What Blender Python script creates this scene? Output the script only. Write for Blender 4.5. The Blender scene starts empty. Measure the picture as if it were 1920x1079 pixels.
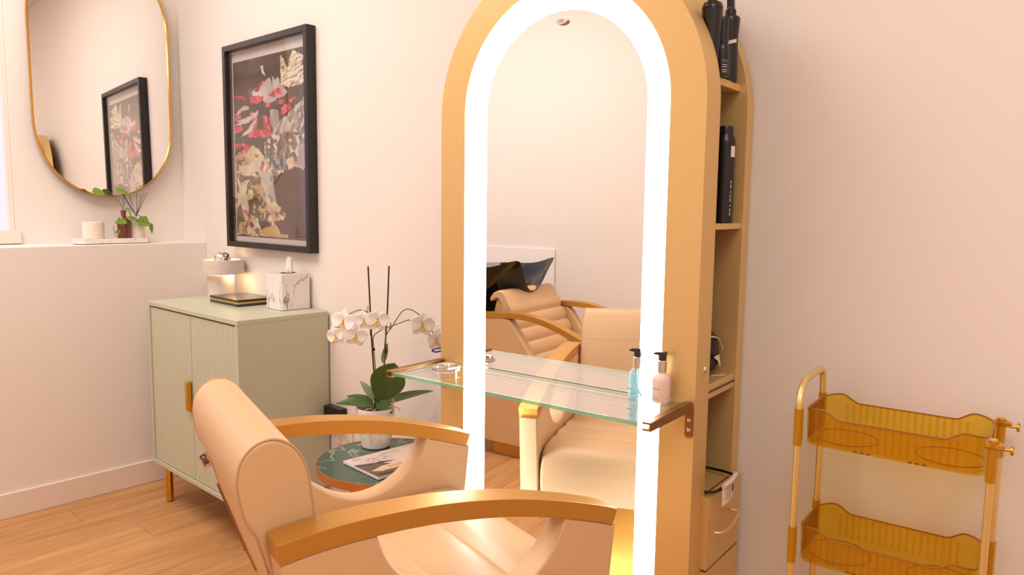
import bpy, bmesh, math, random
import numpy as np
from mathutils import Vector, Matrix

random.seed(7)
np.random.seed(7)
PI = math.pi
SC = bpy.context.scene
COL = SC.collection

# ------------------------------------------------------------------ camera
F_PX, YAW, PITCH, ROLL = 1400.0, -0.7375, 0.1077, -0.0128
cam_d = bpy.data.cameras.new('camera')
cam_d.sensor_fit = 'HORIZONTAL'
cam_d.sensor_width = 36.0
cam_d.lens = 36.0 * F_PX / 1920.0
cam_d.clip_start = 0.02
cam = bpy.data.objects.new('camera', cam_d)
COL.objects.link(cam)
_cy, _sy, _cp, _sp = math.cos(YAW), math.sin(YAW), math.cos(PITCH), math.sin(PITCH)
_f = Vector((_sy * _cp, _cy * _cp, -_sp))
_r = Vector((_cy, -_sy, 0))
_d = _f.cross(_r)
_r2 = _r * math.cos(ROLL) + _d * math.sin(ROLL)
_d2 = -_r * math.sin(ROLL) + _d * math.cos(ROLL)
_m = Matrix((( _r2.x, -_d2.x, -_f.x), (_r2.y, -_d2.y, -_f.y), (_r2.z, -_d2.z, -_f.z)))
cam.matrix_world = Matrix.Translation((0, 0, 1.40)) @ _m.to_4x4()
SC.camera = cam

# ------------------------------------------------------------------ world, light, exposure
SC.view_settings.view_transform = 'Standard'
SC.view_settings.look = 'None'
SC.view_settings.gamma = 1.0
SC.view_settings.use_curve_mapping = False
SC.view_settings.exposure = 0.0
w = bpy.data.worlds.new('room_world')
SC.world = w
w.use_nodes = True
w.node_tree.nodes['Background'].inputs[0].default_value = (1.0, 0.93, 0.88, 1)
w.node_tree.nodes['Background'].inputs[1].default_value = 0.3
SC.cycles.use_denoising = True
SC.cycles.use_adaptive_sampling = True
SC.cycles.adaptive_threshold = 0.03
SC.cycles.adaptive_min_samples = 20
SC.cycles.max_bounces = 7
SC.cycles.diffuse_bounces = 4
SC.cycles.glossy_bounces = 4
SC.cycles.transparent_max_bounces = 14
SC.cycles.caustics_reflective = False
SC.cycles.caustics_refractive = False
SC.cycles.sample_clamp_indirect = 6.0


def area(name, loc, sx, sy, power, color, rot=(0, 0, 0)):
    l = bpy.data.lights.new(name, 'AREA')
    l.shape = 'RECTANGLE'
    l.size, l.size_y = sx, sy
    l.energy = power
    l.color = color
    o = bpy.data.objects.new(name, l)
    o.location = loc
    o.rotation_euler = rot
    COL.objects.link(o)
    return o


WARM = (1.0, 0.92, 0.85)
area('ceiling_panel_light', (-2.85, 0.15, 3.09), 1.7, 1.5, 58, WARM)
area('ceiling_panel_light', (0.40, 0.0, 3.09), 1.2, 1.2, 35, WARM)
LED_STRENGTH = 13.0

# ------------------------------------------------------------------ helpers


def lin(c):
    out = []
    for v in c[:3]:
        v = v / 255.0
        out.append(v / 12.92 if v <= 0.04045 else ((v + 0.055) / 1.055) ** 2.4)
    return tuple(out)


def tag(o, label=None, cat=None, group=None, kind=None):
    if label: o['label'] = label
    if cat: o['category'] = cat
    if group: o['group'] = group
    if kind: o['kind'] = kind
    return o


def thing(name, label, cat, loc=(0, 0, 0), rz=0.0, group=None):
    o = bpy.data.objects.new(name, None)
    o.empty_display_size = 0.05
    o.location = loc
    o.rotation_euler = (0, 0, rz)
    COL.objects.link(o)
    return tag(o, label, cat, group)


def obj(name, bm, mats, parent=None, loc=(0, 0, 0), rot=(0, 0, 0), sharp=32, recalc=True, wn=True):
    if recalc:
        bmesh.ops.recalc_face_normals(bm, faces=bm.faces[:])
    lim = math.radians(sharp)
    for f in bm.faces:
        f.smooth = True
    for e in bm.edges:
        if len(e.link_faces) == 2 and e.calc_face_angle(0) > lim:
            e.smooth = False
    me = bpy.data.meshes.new(name)
    bm.to_mesh(me)
    bm.free()
    if not isinstance(mats, (list, tuple)):
        mats = [mats]
    for m in mats:
        me.materials.append(m)
    o = bpy.data.objects.new(name, me)
    o.location = loc
    o.rotation_euler = rot
    COL.objects.link(o)
    if parent: o.parent = parent
    if wn and len(me.polygons) < 6000:
        md = o.modifiers.new('weighted_normals', 'WEIGHTED_NORMAL'); md.keep_sharp = True; md.weight = 80
    return o


def inst(name, me, parent=None, loc=(0, 0, 0), rot=(0, 0, 0), scale=(1, 1, 1)):
    o = bpy.data.objects.new(name, me)
    o.location, o.rotation_euler, o.scale = loc, rot, scale
    COL.objects.link(o)
    if parent: o.parent = parent
    return o


def B():
    return bmesh.new()


def _xf(verts, c, rot):
    if rot is not None:
        from mathutils import Euler
        R = Euler(rot).to_matrix()
        for v in verts: v.co = R @ v.co
    for v in verts: v.co += Vector(c)


def box(bm, c, s, bev=0.0, seg=2, rot=None):
    n = bmesh.new()
    bmesh.ops.create_cube(n, size=1)
    for v in n.verts:
        v.co.x *= s[0]; v.co.y *= s[1]; v.co.z *= s[2]
    if bev > 0:
        bmesh.ops.bevel(n, geom=n.edges[:] , offset=bev, segments=seg, profile=0.5, affect='EDGES')
    _xf(n.verts, c, rot)
    join(bm, n)
    return bm


def join(bm, n, mi=None):
    mp = {}
    for v in n.verts: mp[v] = bm.verts.new(v.co)
    for f in n.faces:
        try:
            nf = bm.faces.new([mp[v] for v in f.verts])
            nf.material_index = f.material_index if mi is None else mi
        except ValueError:
            pass
    n.free()


def lathe(bm, prof, seg=32, c=(0, 0, 0), rot=None, mi=0):
    n = bmesh.new()
    rings = []
    for r, z in prof:
        if r <= 1e-6:
            rings.append([n.verts.new((0, 0, z))])
        else:
            rings.append([n.verts.new((r * math.cos(2 * PI * i / seg), r * math.sin(2 * PI * i / seg), z)) for i in range(seg)])
    for a, b in zip(rings[:-1], rings[1:]):
        for i in range(seg):
            j = (i + 1) % seg
            if len(a) == 1 and len(b) == 1: continue
            if len(a) == 1: n.faces.new((a[0], b[i], b[j]))
            elif len(b) == 1: n.faces.new((a[i], a[j], b[0]))
            else: n.faces.new((a[i], a[j], b[j], b[i]))
    _xf(n.verts, c, rot)
    join(bm, n, mi)
    return bm


def cyl(bm, c, r, h, seg=24, r2=None, rot=None, bev=0.0):
    r2 = r if r2 is None else r2
    if bev > 0:
        pr = [(0, -h / 2), (r - bev, -h / 2), (r, -h / 2 + bev), (r2, h / 2 - bev), (r2 - bev, h / 2), (0, h / 2)]
    else:
        pr = [(0, -h / 2), (r, -h / 2), (r2, h / 2), (0, h / 2)]
    return lathe(bm, pr, seg, c, rot)


def smooth_path(pts, n=8, closed=False):
    P = [Vector(p) for p in pts]
    out = []
    m = len(P)
    rng = range(m) if closed else range(m - 1)
    for i in rng:
        p0 = P[(i - 1) % m] if (closed or i > 0) else P[0] * 2 - P[1]
        p1 = P[i]; p2 = P[(i + 1) % m]
        p3 = P[(i + 2) % m] if (closed or i + 2 < m) else P[-1] * 2 - P[-2]
        for k in range(n):
            t = k / n
            out.append(0.5 * ((2 * p1) + (p2 - p0) * t + (2 * p0 - 5 * p1 + 4 * p2 - p3) * t * t + (3 * p1 - p0 - 3 * p2 + p3) * t ** 3))
    if not closed: out.append(P[-1])
    return out


def tube(bm, pts, r, seg=8, closed=False):
    P = [Vector(p) for p in pts]
    m = len(P)
    rs = r if isinstance(r, (list, tuple)) else [r] * m
    T = []
    for i in range(m):
        a = P[(i - 1) % m] if (closed or i > 0) else P[i]
        b = P[(i + 1) % m] if (closed or i < m - 1) else P[i]
        t = (b - a)
        T.append(t.normalized() if t.length > 1e-9 else Vector((0, 0, 1)))
    up = Vector((0, 0, 1)) if abs(T[0].z) < 0.9 else Vector((1, 0, 0))
    N = (up - T[0] * up.dot(T[0])).normalized()
    rings = []
    for i in range(m):
        N = (N - T[i] * N.dot(T[i])).normalized()
        Bn = T[i].cross(N)
        rings.append([bm.verts.new(P[i] + (N * math.cos(2 * PI * k / seg) + Bn * math.sin(2 * PI * k / seg)) * rs[i]) for k in range(seg)])
    rng = range(m) if closed else range(m - 1)
    for i in rng:
        a, b = rings[i], rings[(i + 1) % m]
        for k in range(seg):
            j = (k + 1) % seg
            bm.faces.new((a[k], a[j], b[j], b[k]))
    if not closed:
        bm.faces.new(rings[0]); bm.faces.new(rings[-1])
    return bm


def prism(bm, pts, axis, a, b, bev=0.0, seg=2, mi=0):
    """polygon pts in the plane normal to axis, extruded from a to b"""
    n = bmesh.new()

    def mk(p, t):
        if axis == 'x': return (t, p[0], p[1])
        if axis == 'y': return (p[0], t, p[1])
        return (p[0], p[1], t)
    v0 = [n.verts.new(mk(p, a)) for p in pts]
    v1 = [n.verts.new(mk(p, b)) for p in pts]
    f0 = n.faces.new(v0)
    f1 = n.faces.new(v1[::-1])
    for i in range(len(pts)):
        j = (i + 1) % len(pts)
        n.faces.new((v0[i], v0[j], v1[j], v1[i]))
    bmesh.ops.recalc_face_normals(n, faces=n.faces[:])
    if bev > 0:
        es = list(set(f0.edges[:] + f1.edges[:]))
        bmesh.ops.bevel(n, geom=es, offset=bev, segments=seg, profile=0.5, affect='EDGES')
    join(bm, n, mi)
    return bm


def ring_prism(bm, outer, inner, axis, a, b, mi=0):
    """outline with a hole, both with the same number of points"""
    def mk(p, t):
        if axis == 'x': return (t, p[0], p[1])
        if axis == 'y': return (p[0], t, p[1])
        return (p[0], p[1], t)
    n = len(outer)
    L = [[bm.verts.new(mk(p, t)) for p in ps] for ps, t in ((outer, a), (outer, b), (inner, b), (inner, a))]
    for k in range(4):
        A, C = L[k], L[(k + 1) % 4]
        for i in range(n):
            j = (i + 1) % n
            f = bm.faces.new((A[i], A[j], C[j], C[i]))
            f.material_index = mi
    return bm


def surf(bm, fn, nu, nv, cu=False, cv=False, thick=0.0, mi=0):
    n = bmesh.new()
    V = [[n.verts.new(fn(i / nu, j / nv)) for j in range(nv + (0 if cv else 1))] for i in range(nu + (0 if cu else 1))]
    for i in range(nu):
        for j in range(nv):
            i2 = (i + 1) % len(V); j2 = (j + 1) % len(V[0])
            try: n.faces.new((V[i][j], V[i2][j], V[i2][j2], V[i][j2]))
            except ValueError: pass
    bmesh.ops.remove_doubles(n, verts=n.verts[:], dist=1e-6)
    if thick:
        bmesh.ops.recalc_face_normals(n, faces=n.faces[:])
        bmesh.ops.solidify(n, geom=n.faces[:], thickness=thick)
    join(bm, n, mi)
    return bm


def ball(bm, c, r, seg=16, sc=(1, 1, 1), mi=0):
    def fn(u, v):
        th = PI * v; ph = 2 * PI * u
        return (c[0] + r * sc[0] * math.sin(th) * math.cos(ph), c[1] + r * sc[1] * math.sin(th) * math.sin(ph), c[2] + r * sc[2] * math.cos(th))
    return surf(bm, fn, seg, seg // 2, cu=True, mi=mi)


def text_bm(txt, size, depth=0.0004, bold=0.0):
    cu = bpy.data.curves.new('txt', 'FONT')
    cu.body = txt
    cu.size = size
    cu.extrude = depth
    cu.offset = bold
    cu.align_x = 'CENTER'
    cu.align_y = 'CENTER'
    o = bpy.data.objects.new('txt', cu)
    COL.objects.link(o)
    dg = bpy.context.evaluated_depsgraph_get()
    me = bpy.data.meshes.new_from_object(o.evaluated_get(dg))
    n = bmesh.new()
    n.from_mesh(me)
    bpy.data.objects.remove(o)
    bpy.data.curves.remove(cu)
    bpy.data.meshes.remove(me)
    return n


def arch(half, zb, zc, n=48, cx=0.0):
    """closed arch outline: bottom left, up, semicircle, down"""
    pts = [(cx + half * math.cos(PI * i / n), zc + half * math.sin(PI * i / n)) for i in range(n + 1)]
    return [(cx + half, zb)] + pts + [(cx - half, zb)]


def stadium(hw, hh, n=24):
    pts = []
    for i in range(n + 1):
        a = PI * i / n
        pts.append((hw * math.cos(a), hh - hw + hw * math.sin(a)))
    for i in range(n + 1):
        a = PI + PI * i / n
        pts.append((hw * math.cos(a), -(hh - hw) + hw * math.sin(a)))
    return pts


def rrect(a, b, r, n=8):
    pts = []
    for cx, cy, s in ((a - r, b - r, 0), (-a + r, b - r, 1), (-a + r, -b + r, 2), (a - r, -b + r, 3)):
        for i in range(n + 1):
            t = PI / 2 * (s + i / n)
            pts.append((cx + r * math.cos(t), cy + r * math.sin(t)))
    return pts

# ------------------------------------------------------------------ materials


def _new(name):
    m = bpy.data.materials.new(name)
    m.use_nodes = True
    nt = m.node_tree
    return m, nt, nt.nodes['Principled BSDF']


def pm(name, col, rough=0.5, metal=0.0, var=0.03, scale=8.0, bump=0.0, bscale=120.0, spec=0.5, coat=0.0, sss=0.0, stretch=None, aniso=0.0):
    m, nt, p = _new(name)
    c = lin(col)
    tc = nt.nodes.new('ShaderNodeTexCoord')
    mp = nt.nodes.new('ShaderNodeMapping')
    nt.links.new(tc.outputs['Object'], mp.inputs[0])
    if stretch: mp.inputs['Scale'].default_value = stretch
    nz = nt.nodes.new('ShaderNodeTexNoise')
    nz.inputs['Scale'].default_value = scale
    nz.inputs['Detail'].default_value = 2
    nt.links.new(mp.outputs[0], nz.inputs['Vector'])
    mx = nt.nodes.new('ShaderNodeMix'); mx.data_type = 'RGBA'
    mx.inputs[6].default_value = tuple(v * (1 - var) for v in c) + (1,)
    mx.inputs[7].default_value = tuple(min(1, v * (1 + var)) for v in c) + (1,)
    nt.links.new(nz.outputs['Fac'], mx.inputs[0])
    nt.links.new(mx.outputs[2], p.inputs['Base Color'])
    p.inputs['Roughness'].default_value = rough
    p.inputs['Metallic'].default_value = metal
    p.inputs['Specular IOR Level'].default_value = spec
    p.inputs['Coat Weight'].default_value = coat
    if sss:
        p.inputs['Subsurface Weight'].default_value = sss
        p.inputs['Subsurface Radius'].default_value = (0.01, 0.008, 0.006)
    if bump:
        n2 = nt.nodes.new('ShaderNodeTexNoise')
        n2.inputs['Scale'].default_value = bscale
        n2.inputs['Detail'].default_value = 3
        nt.links.new(mp.outputs[0], n2.inputs['Vector'])
        bp = nt.nodes.new('ShaderNodeBump')
        bp.inputs['Strength'].default_value = bump
        bp.inputs['Distance'].default_value = 0.002
        nt.links.new(n2.outputs['Fac'], bp.inputs['Height'])
        nt.links.new(bp.outputs[0], p.inputs['Normal'])
    return m


def clear(name, tint, gloss=1.0, rough=0.02, ior=1.5, body=0.0, body_col=(255, 255, 255), power=4.5):
    """thin transparent sheet: tinted transmission with a Fresnel reflection"""
    m, nt, p = _new(name)
    nt.nodes.remove(p)
    out = nt.nodes['Material Output']
    tr = nt.nodes.new('ShaderNodeBsdfTransparent'); tr.inputs[0].default_value = tuple(tint) + (1,)
    gl = nt.nodes.new('ShaderNodeBsdfGlossy'); gl.inputs['Roughness'].default_value = rough
    gl.inputs[0].default_value = (gloss, gloss, gloss, 1)
    # Schlick reflectance, the same from both sides of the sheet
    lw = nt.nodes.new('ShaderNodeLayerWeight'); lw.inputs[0].default_value = 0.5
    pw_ = nt.nodes.new('ShaderNodeMath'); pw_.operation = 'POWER'; pw_.inputs[1].default_value = power
    nt.links.new(lw.outputs['Facing'], pw_.inputs[0])
    f0 = ((ior - 1) / (ior + 1)) ** 2
    ma_ = nt.nodes.new('ShaderNodeMath'); ma_.operation = 'MULTIPLY_ADD'; ma_.inputs[1].default_value = 1 - f0; ma_.inputs[2].default_value = f0
    nt.links.new(pw_.outputs[0], ma_.inputs[0])
    mx = nt.nodes.new('ShaderNodeMixShader')
    nt.links.new(ma_.outputs[0], mx.inputs[0])
    src = tr
    if body:
        df = nt.nodes.new('ShaderNodeBsdfDiffuse'); df.inputs[0].default_value = lin(body_col) + (1,)
        tl = nt.nodes.new('ShaderNodeBsdfTranslucent'); tl.inputs[0].default_value = lin(body_col) + (1,)
        ma = nt.nodes.new('ShaderNodeMixShader'); ma.inputs[0].default_value = 0.5
        nt.links.new(df.outputs[0], ma.inputs[1]); nt.links.new(tl.outputs[0], ma.inputs[2])
        mb = nt.nodes.new('ShaderNodeMixShader'); mb.inputs[0].default_value = body
        nt.links.new(tr.outputs[0], mb.inputs[1]); nt.links.new(ma.outputs[0], mb.inputs[2])
        src = mb
    nt.links.new(src.outputs[0], mx.inputs[1]); nt.links.new(gl.outputs[0], mx.inputs[2])
    nt.links.new(mx.outputs[0], out.inputs[0])
    return m


def emit(name, col, s):
    m, nt, p = _new(name)
    nt.nodes.remove(p)
    e = nt.nodes.new('ShaderNodeEmission')
    e.inputs[0].default_value = tuple(col) + (1,); e.inputs[1].default_value = s
    nt.links.new(e.outputs[0], nt.nodes['Material Output'].inputs[0])
    return m


def marble(name, base, vein, scale=6.0, width=0.06, rough=0.3, second=None, amount=1.0, stretch=None, tilt=0.0):
    m, nt, p = _new(name)
    tc = nt.nodes.new('ShaderNodeTexCoord')
    nz = nt.nodes.new('ShaderNodeTexNoise'); nz.inputs['Scale'].default_value = scale; nz.inputs['Detail'].default_value = 6
    nz.inputs['Distortion'].default_value = 0.8 if stretch is None else 0.25
    mp_ = nt.nodes.new('ShaderNodeMapping')
    mp_.inputs['Rotation'].default_value = (tilt, tilt, 0)
    mp_.inputs['Scale'].default_value = stretch or (1, 1, 1)
    nt.links.new(tc.outputs['Object'], mp_.inputs[0])
    nt.links.new(mp_.outputs[0], nz.inputs['Vector'])
    sub = nt.nodes.new('ShaderNodeMath'); sub.operation = 'SUBTRACT'; sub.inputs[1].default_value = 0.5
    ab = nt.nodes.new('ShaderNodeMath'); ab.operation = 'ABSOLUTE'
    nt.links.new(nz.outputs['Fac'], sub.inputs[0]); nt.links.new(sub.outputs[0], ab.inputs[0])
    rp = nt.nodes.new('ShaderNodeValToRGB')
    rp.color_ramp.elements[0].position = 0.0; rp.color_ramp.elements[0].color = (amount,) * 3 + (1,)
    rp.color_ramp.elements[1].position = width; rp.color_ramp.elements[1].color = (0, 0, 0, 1)
    nt.links.new(ab.outputs[0], rp.inputs[0])
    n2 = nt.nodes.new('ShaderNodeTexNoise'); n2.inputs['Scale'].default_value = scale * 0.7; n2.inputs['Detail'].default_value = 3
    nt.links.new(tc.outputs['Object'], n2.inputs['Vector'])
    r2 = nt.nodes.new('ShaderNodeValToRGB')
    r2.color_ramp.elements[0].position = 0.42; r2.color_ramp.elements[1].position = 0.62
    nt.links.new(n2.outputs['Fac'], r2.inputs[0])
    mul = nt.nodes.new('ShaderNodeMath'); mul.operation = 'MULTIPLY'
    nt.links.new(rp.outputs[0], mul.inputs[0]); nt.links.new(r2.outputs[0], mul.inputs[1])
    bmix = nt.nodes.new('ShaderNodeMix'); bmix.data_type = 'RGBA'
    bmix.inputs[6].default_value = lin(base) + (1,); bmix.inputs[7].default_value = lin(second or base) + (1,)
    nt.links.new(n2.outputs['Fac'], bmix.inputs[0])
    mx = nt.nodes.new('ShaderNodeMix'); mx.data_type = 'RGBA'
    nt.links.new(bmix.outputs[2], mx.inputs[6]); mx.inputs[7].default_value = lin(vein) + (1,)
    nt.links.new(mul.outputs[0], mx.inputs[0])
    nt.links.new(mx.outputs[2], p.inputs['Base Color'])
    p.inputs['Roughness'].default_value = rough
    return m


def wood(name):
    m, nt, p = _new(name)
    tc = nt.nodes.new('ShaderNodeTexCoord')
    oi = nt.nodes.new('ShaderNodeObjectInfo')
    add = nt.nodes.new('ShaderNodeVectorMath'); add.operation = 'ADD'
    sc = nt.nodes.new('ShaderNodeVectorMath'); sc.operation = 'SCALE'; sc.inputs['Scale'].default_value = 31.0
    cmb = nt.nodes.new('ShaderNodeCombineXYZ')
    for k in range(3): nt.links.new(oi.outputs['Random'], cmb.inputs[k])
    nt.links.new(cmb.outputs[0], sc.inputs[0])
    nt.links.new(tc.outputs['Object'], add.inputs[0]); nt.links.new(sc.outputs[0], add.inputs[1])
    mp = nt.nodes.new('ShaderNodeMapping'); mp.inputs['Scale'].default_value = (14, 1.3, 1)
    nt.links.new(add.outputs[0], mp.inputs[0])
    nz = nt.nodes.new('ShaderNodeTexNoise'); nz.inputs['Scale'].default_value = 1.6; nz.inputs['Detail'].default_value = 8; nz.inputs['Distortion'].default_value = 0.7
    nt.links.new(mp.outputs[0], nz.inputs['Vector'])
    rp = nt.nodes.new('ShaderNodeValToRGB')
    rp.color_ramp.elements[0].position = 0.28; rp.color_ramp.elements[0].color = lin((182, 128, 78)) + (1,)
    rp.color_ramp.elements[1].position = 0.72; rp.color_ramp.elements[1].color = lin((212, 160, 104)) + (1,)
    nt.links.new(nz.outputs['Fac'], rp.inputs[0])
    hs = nt.nodes.new('ShaderNodeHueSaturation')
    mr = nt.nodes.new('ShaderNodeMapRange'); mr.inputs['To Min'].default_value = 0.93; mr.inputs['To Max'].default_value = 1.05
    nt.links.new(oi.outputs['Random'], mr.inputs['Value']); nt.links.new(mr.outputs[0], hs.inputs['Value'])
    nt.links.new(rp.outputs[0], hs.inputs['Color']); nt.links.new(hs.outputs[0], p.inputs['Base Color'])
    p.inputs['Roughness'].default_value = 0.42
    bp = nt.nodes.new('ShaderNodeBump'); bp.inputs['Strength'].default_value = 0.08; bp.inputs['Distance'].default_value = 0.001
    nt.links.new(nz.outputs['Fac'], bp.inputs['Height']); nt.links.new(bp.outputs[0], p.inputs['Normal'])
    return m


def vcol(name, rough=0.5, spec=0.3):
    m, nt, p = _new(name)
    a = nt.nodes.new('ShaderNodeVertexColor'); a.layer_name = 'Col'
    nt.links.new(a.outputs[0], p.inputs['Base Color'])
    p.inputs['Roughness'].default_value = rough
    p.inputs['Specular IOR Level'].default_value = spec
    return m


M = {}
M['wall'] = pm('wall_paint', (240, 230, 223), 0.75, var=0.012, scale=2.0, spec=0.25)
M['ceiling'] = pm('ceiling_paint', (240, 230, 224), 0.85, var=0.01, spec=0.2)
M['base'] = pm('trim_paint', (238, 222, 212), 0.4, var=0.012, spec=0.4)
M['wood'] = wood('oak_plank')
M['joint'] = pm('floor_joint', (120, 86, 58), 0.8)
M['sage'] = pm('sage_lacquer', (196, 196, 174), 0.42, var=0.012, scale=4, spec=0.4)
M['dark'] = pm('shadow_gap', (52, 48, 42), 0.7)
M['brass'] = pm('polished_brass', (226, 170, 66), 0.22, 1.0, var=0.03)
M['gold'] = pm('satin_gold_panel', (228, 192, 130), 0.42, 0.5, var=0.02, scale=60)
M['goldside'] = M['gold']
M['armgold'] = pm('brushed_gold_arm', (206, 150, 66), 0.36, 0.6, var=0.05, scale=9, stretch=(30, 1, 1))
M['bronze'] = pm('bronze_bracket', (150, 104, 58), 0.35, 0.8)
M['copper'] = pm('copper_rim', (206, 146, 92), 0.3, 0.85)
M['chrome'] = pm('chrome', (225, 220, 215), 0.08, 1.0, var=0.01)
M['mirror'] = pm('mirror_glass', (246, 244, 242), 0.0, 1.0, var=0.0)
M['led'] = emit('led_diffuser', (1.0, 0.985, 0.98), LED_STRENGTH)
M['leather'] = pm('champagne_leather', (220, 180, 134), 0.40, 0.0, var=0.02, scale=5, bump=0.04, bscale=420, spec=0.5)
M['piping'] = pm('leather_piping', (200, 156, 116), 0.4, var=0.03)
M['thread'] = pm('seam_thread', (214, 176, 138), 0.7)
M['shell'] = pm('back_shell', (150, 104, 72), 0.4)
M['black'] = pm('black_plastic', (26, 22, 22), 0.32, var=0.1)
M['blackgloss'] = pm('black_ceramic', (10, 9, 9), 0.08, var=0.05, spec=0.6)
M['frame'] = pm('black_stained_frame', (30, 22, 21), 0.4, var=0.08, scale=30, stretch=(1, 1, 8))
M['mat'] = pm('mount_card', (214, 204, 200), 0.8, var=0.01)
M['art'] = vcol('art_print', 0.55)
M['mag'] = vcol('magazine_print', 0.25, 0.5)
M['paper'] = pm('paper', (236, 230, 226), 0.6, var=0.02)
M['pane'] = clear('picture_glass', (0.97, 0.97, 0.97), ior=1.42)
M['glass'] = clear('clear_shelf_glass', (0.94, 0.96, 0.95), ior=1.8, rough=0.01, power=2.6)
M['glassedge'] = clear('green_glass_edge', (0.50, 0.80, 0.64), ior=1.5, body=0.5, body_col=(128, 196, 156))
M['travertine'] = marble('pale_stone', (228, 216, 206), (150, 132, 120), 40, 0.02, 0.5, (214, 198, 188), 0.6)
M['marblebox'] = marble('veined_marble', (240, 232, 230), (96, 88, 92), 9, 0.022, 0.3, None, 1.0, (1.0, 1.0, 0.45), 0.5)
M['tray'] = marble('white_marble_tray', (238, 228, 220), (200, 184, 176), 12, 0.03, 0.4)
M['green'] = marble('green_marble', (40, 74, 62), (190, 200, 180), 5, 0.02, 0.16, (72, 104, 90), 0.8)
M['navy'] = pm('navy_cover', (40, 34, 50), 0.2, var=0.1, scale=12, spec=0.6)
M['gilt'] = pm('gilt_pages', (206, 172, 84), 0.4, 0.3, var=0.06, scale=80)
M['tissue'] = pm('tissue', (250, 240, 232), 0.9, var=0.01)
M['ceramic'] = pm('cream_ceramic', (240, 226, 212), 0.4, var=0.015)
M['pot'] = pm('white_pot', (240, 232, 228), 0.3, var=0.01, scale=4)
M['relief'] = pm('pot_relief', (222, 208, 202), 0.4)
M['amber'] = pm('amber_glass', (120, 52, 20), 0.08, var=0.1, spec=0.8)
M['leaf'] = pm('orchid_leaf', (66, 92, 36), 0.3, var=0.2, scale=10, stretch=(4, 4, 1))
M['leafunder'] = pm('leaf_underside', (128, 144, 112), 0.4, var=0.1)
M['pothos'] = pm('pothos_leaf', (112, 146, 52), 0.35, var=0.28, scale=26)
M['petal'] = pm('orchid_petal', (255, 252, 250), 0.6, var=0.004)
M['lip'] = pm('orchid_lip', (232, 178, 74), 0.5, var=0.2, scale=60)
M['bud'] = pm('orchid_bud', (200, 200, 130), 0.5, var=0.1)
M['stem'] = pm('stem', (112, 112, 60), 0.5, var=0.15, scale=30)
M['stake'] = pm('dark_stake', (52, 34, 30), 0.5)
M['root'] = pm('root', (196, 164, 136), 0.7, var=0.2, scale=40)
M['soil'] = pm('bark', (86, 62, 46), 0.9, var=0.4, scale=60, bump=0.6, bscale=60)
M['reed'] = pm('reed', (60, 36, 32), 0.7)
M['bluecord'] = pm('blue_cord', (44, 58, 140), 0.6)
M['amberplastic'] = clear('amber_acrylic', (0.965, 0.87, 0.36), ior=1.4, rough=0.03, body=0.12, body_col=(230, 170, 40))
M['amberribs'] = clear('amber_rib', (0.985, 0.93, 0.66), ior=1.3, rough=0.03, body=0.03, body_col=(214, 150, 40))
M['pole'] = pm('trolley_gold', (232, 204, 136), 0.3, 0.65)
M['amberrim'] = pm('amber_rim', (158, 98, 24), 0.2, var=0.08, spec=0.7)
M['aqua'] = clear('aqua_bottle', (0.88, 0.95, 0.95), ior=1.35, body=0.14, body_col=(150, 200, 205))
M['aqualiq'] = clear('aqua_liquid', (0.84, 0.92, 0.93), ior=1.12, body=0.22, body_col=(140, 190, 200))
M['tubeplastic'] = pm('dip_tube', (220, 236, 238), 0.3)
M['lotion'] = pm('pink_lotion', (244, 214, 200), 0.3, var=0.01)
M['print'] = pm('grey_print', (186, 168, 162), 0.7)
M['whiteprint'] = pm('white_print', (205, 196, 190), 0.7)
M['pump'] = pm('pump_head', (58, 36, 30), 0.35)
M['whitepanel'] = pm('white_splash_panel', (246, 242, 242), 0.3, var=0.005)
M['blind'] = emit('daylit_blind', (0.93, 0.87, 0.94), 1.05)
M['bulb'] = emit('warm_bulb', (1.0, 0.72, 0.42), 10.0)
M['outlet'] = pm('outlet_plate', (240, 228, 220), 0.4)
M['carton'] = pm('label_paper', (236, 220, 208), 0.6)
M['purse'] = pm('black_pouch', (20, 15, 14), 0.35, var=0.3, bump=0.3, bscale=40)

# ------------------------------------------------------------------ room
XW, XL, YB, YO, XR, ZC = -4.044, -3.782, 1.799, -1.42, 1.7, 3.10
ZL = 1.197          # ledge height


def struct(name, bm, m, parent=None, kind='structure', label=None):
    o = obj(name, bm, m, parent)
    if parent is None:
        tag(o, label, None, None, kind)
    return o


bm = B(); box(bm, ((XW + XR) / 2, (YB + YO) / 2, -0.05), (XR - XW + 0.4, YB - YO + 0.4, 0.08))
floor = struct('floor', bm, M['joint'])
PW, PL = 0.183, 1.22
pb = B(); box(pb, (0, 0, 0), (PW - 0.0012, PL - 0.0012, 0.0105), 0.0009, 1)
plank0 = obj('plank', pb, M['wood'], floor, (XL + PW / 2, 0, -0.00525))
pme = plank0.data
first = True
ix = 0
x = XW + PW / 2
while x < XR:
    off = (ix * 0.437) % 1.0 * PL
    y = YO - off + PL / 2 - 0.1
    while y - PL / 2 < YB + 0.05:
        if first:
            plank0.location = (x, y, -0.00525); first = False
        else:
            inst('plank', pme, floor, (x, y, -0.00525))
        y += PL
    x += PW; ix += 1

bm = B(); box(bm, ((XW + XR) / 2, YB + 0.06, ZC / 2), (XR - XW + 0.5, 0.12, ZC + 0.1)); struct('wall_back', bm, M['wall'])
bm = B(); box(bm, ((XW + XR) / 2, YO - 0.06, ZC / 2), (XR - XW + 0.5, 0.12, ZC + 0.1)); struct('wall_front', bm, M['wall'])
bm = B(); box(bm, (XR + 0.06, (YB + YO) / 2, ZC / 2), (0.12, YB - YO, ZC + 0.1)); struct('wall_right', bm, M['wall'])
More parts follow.
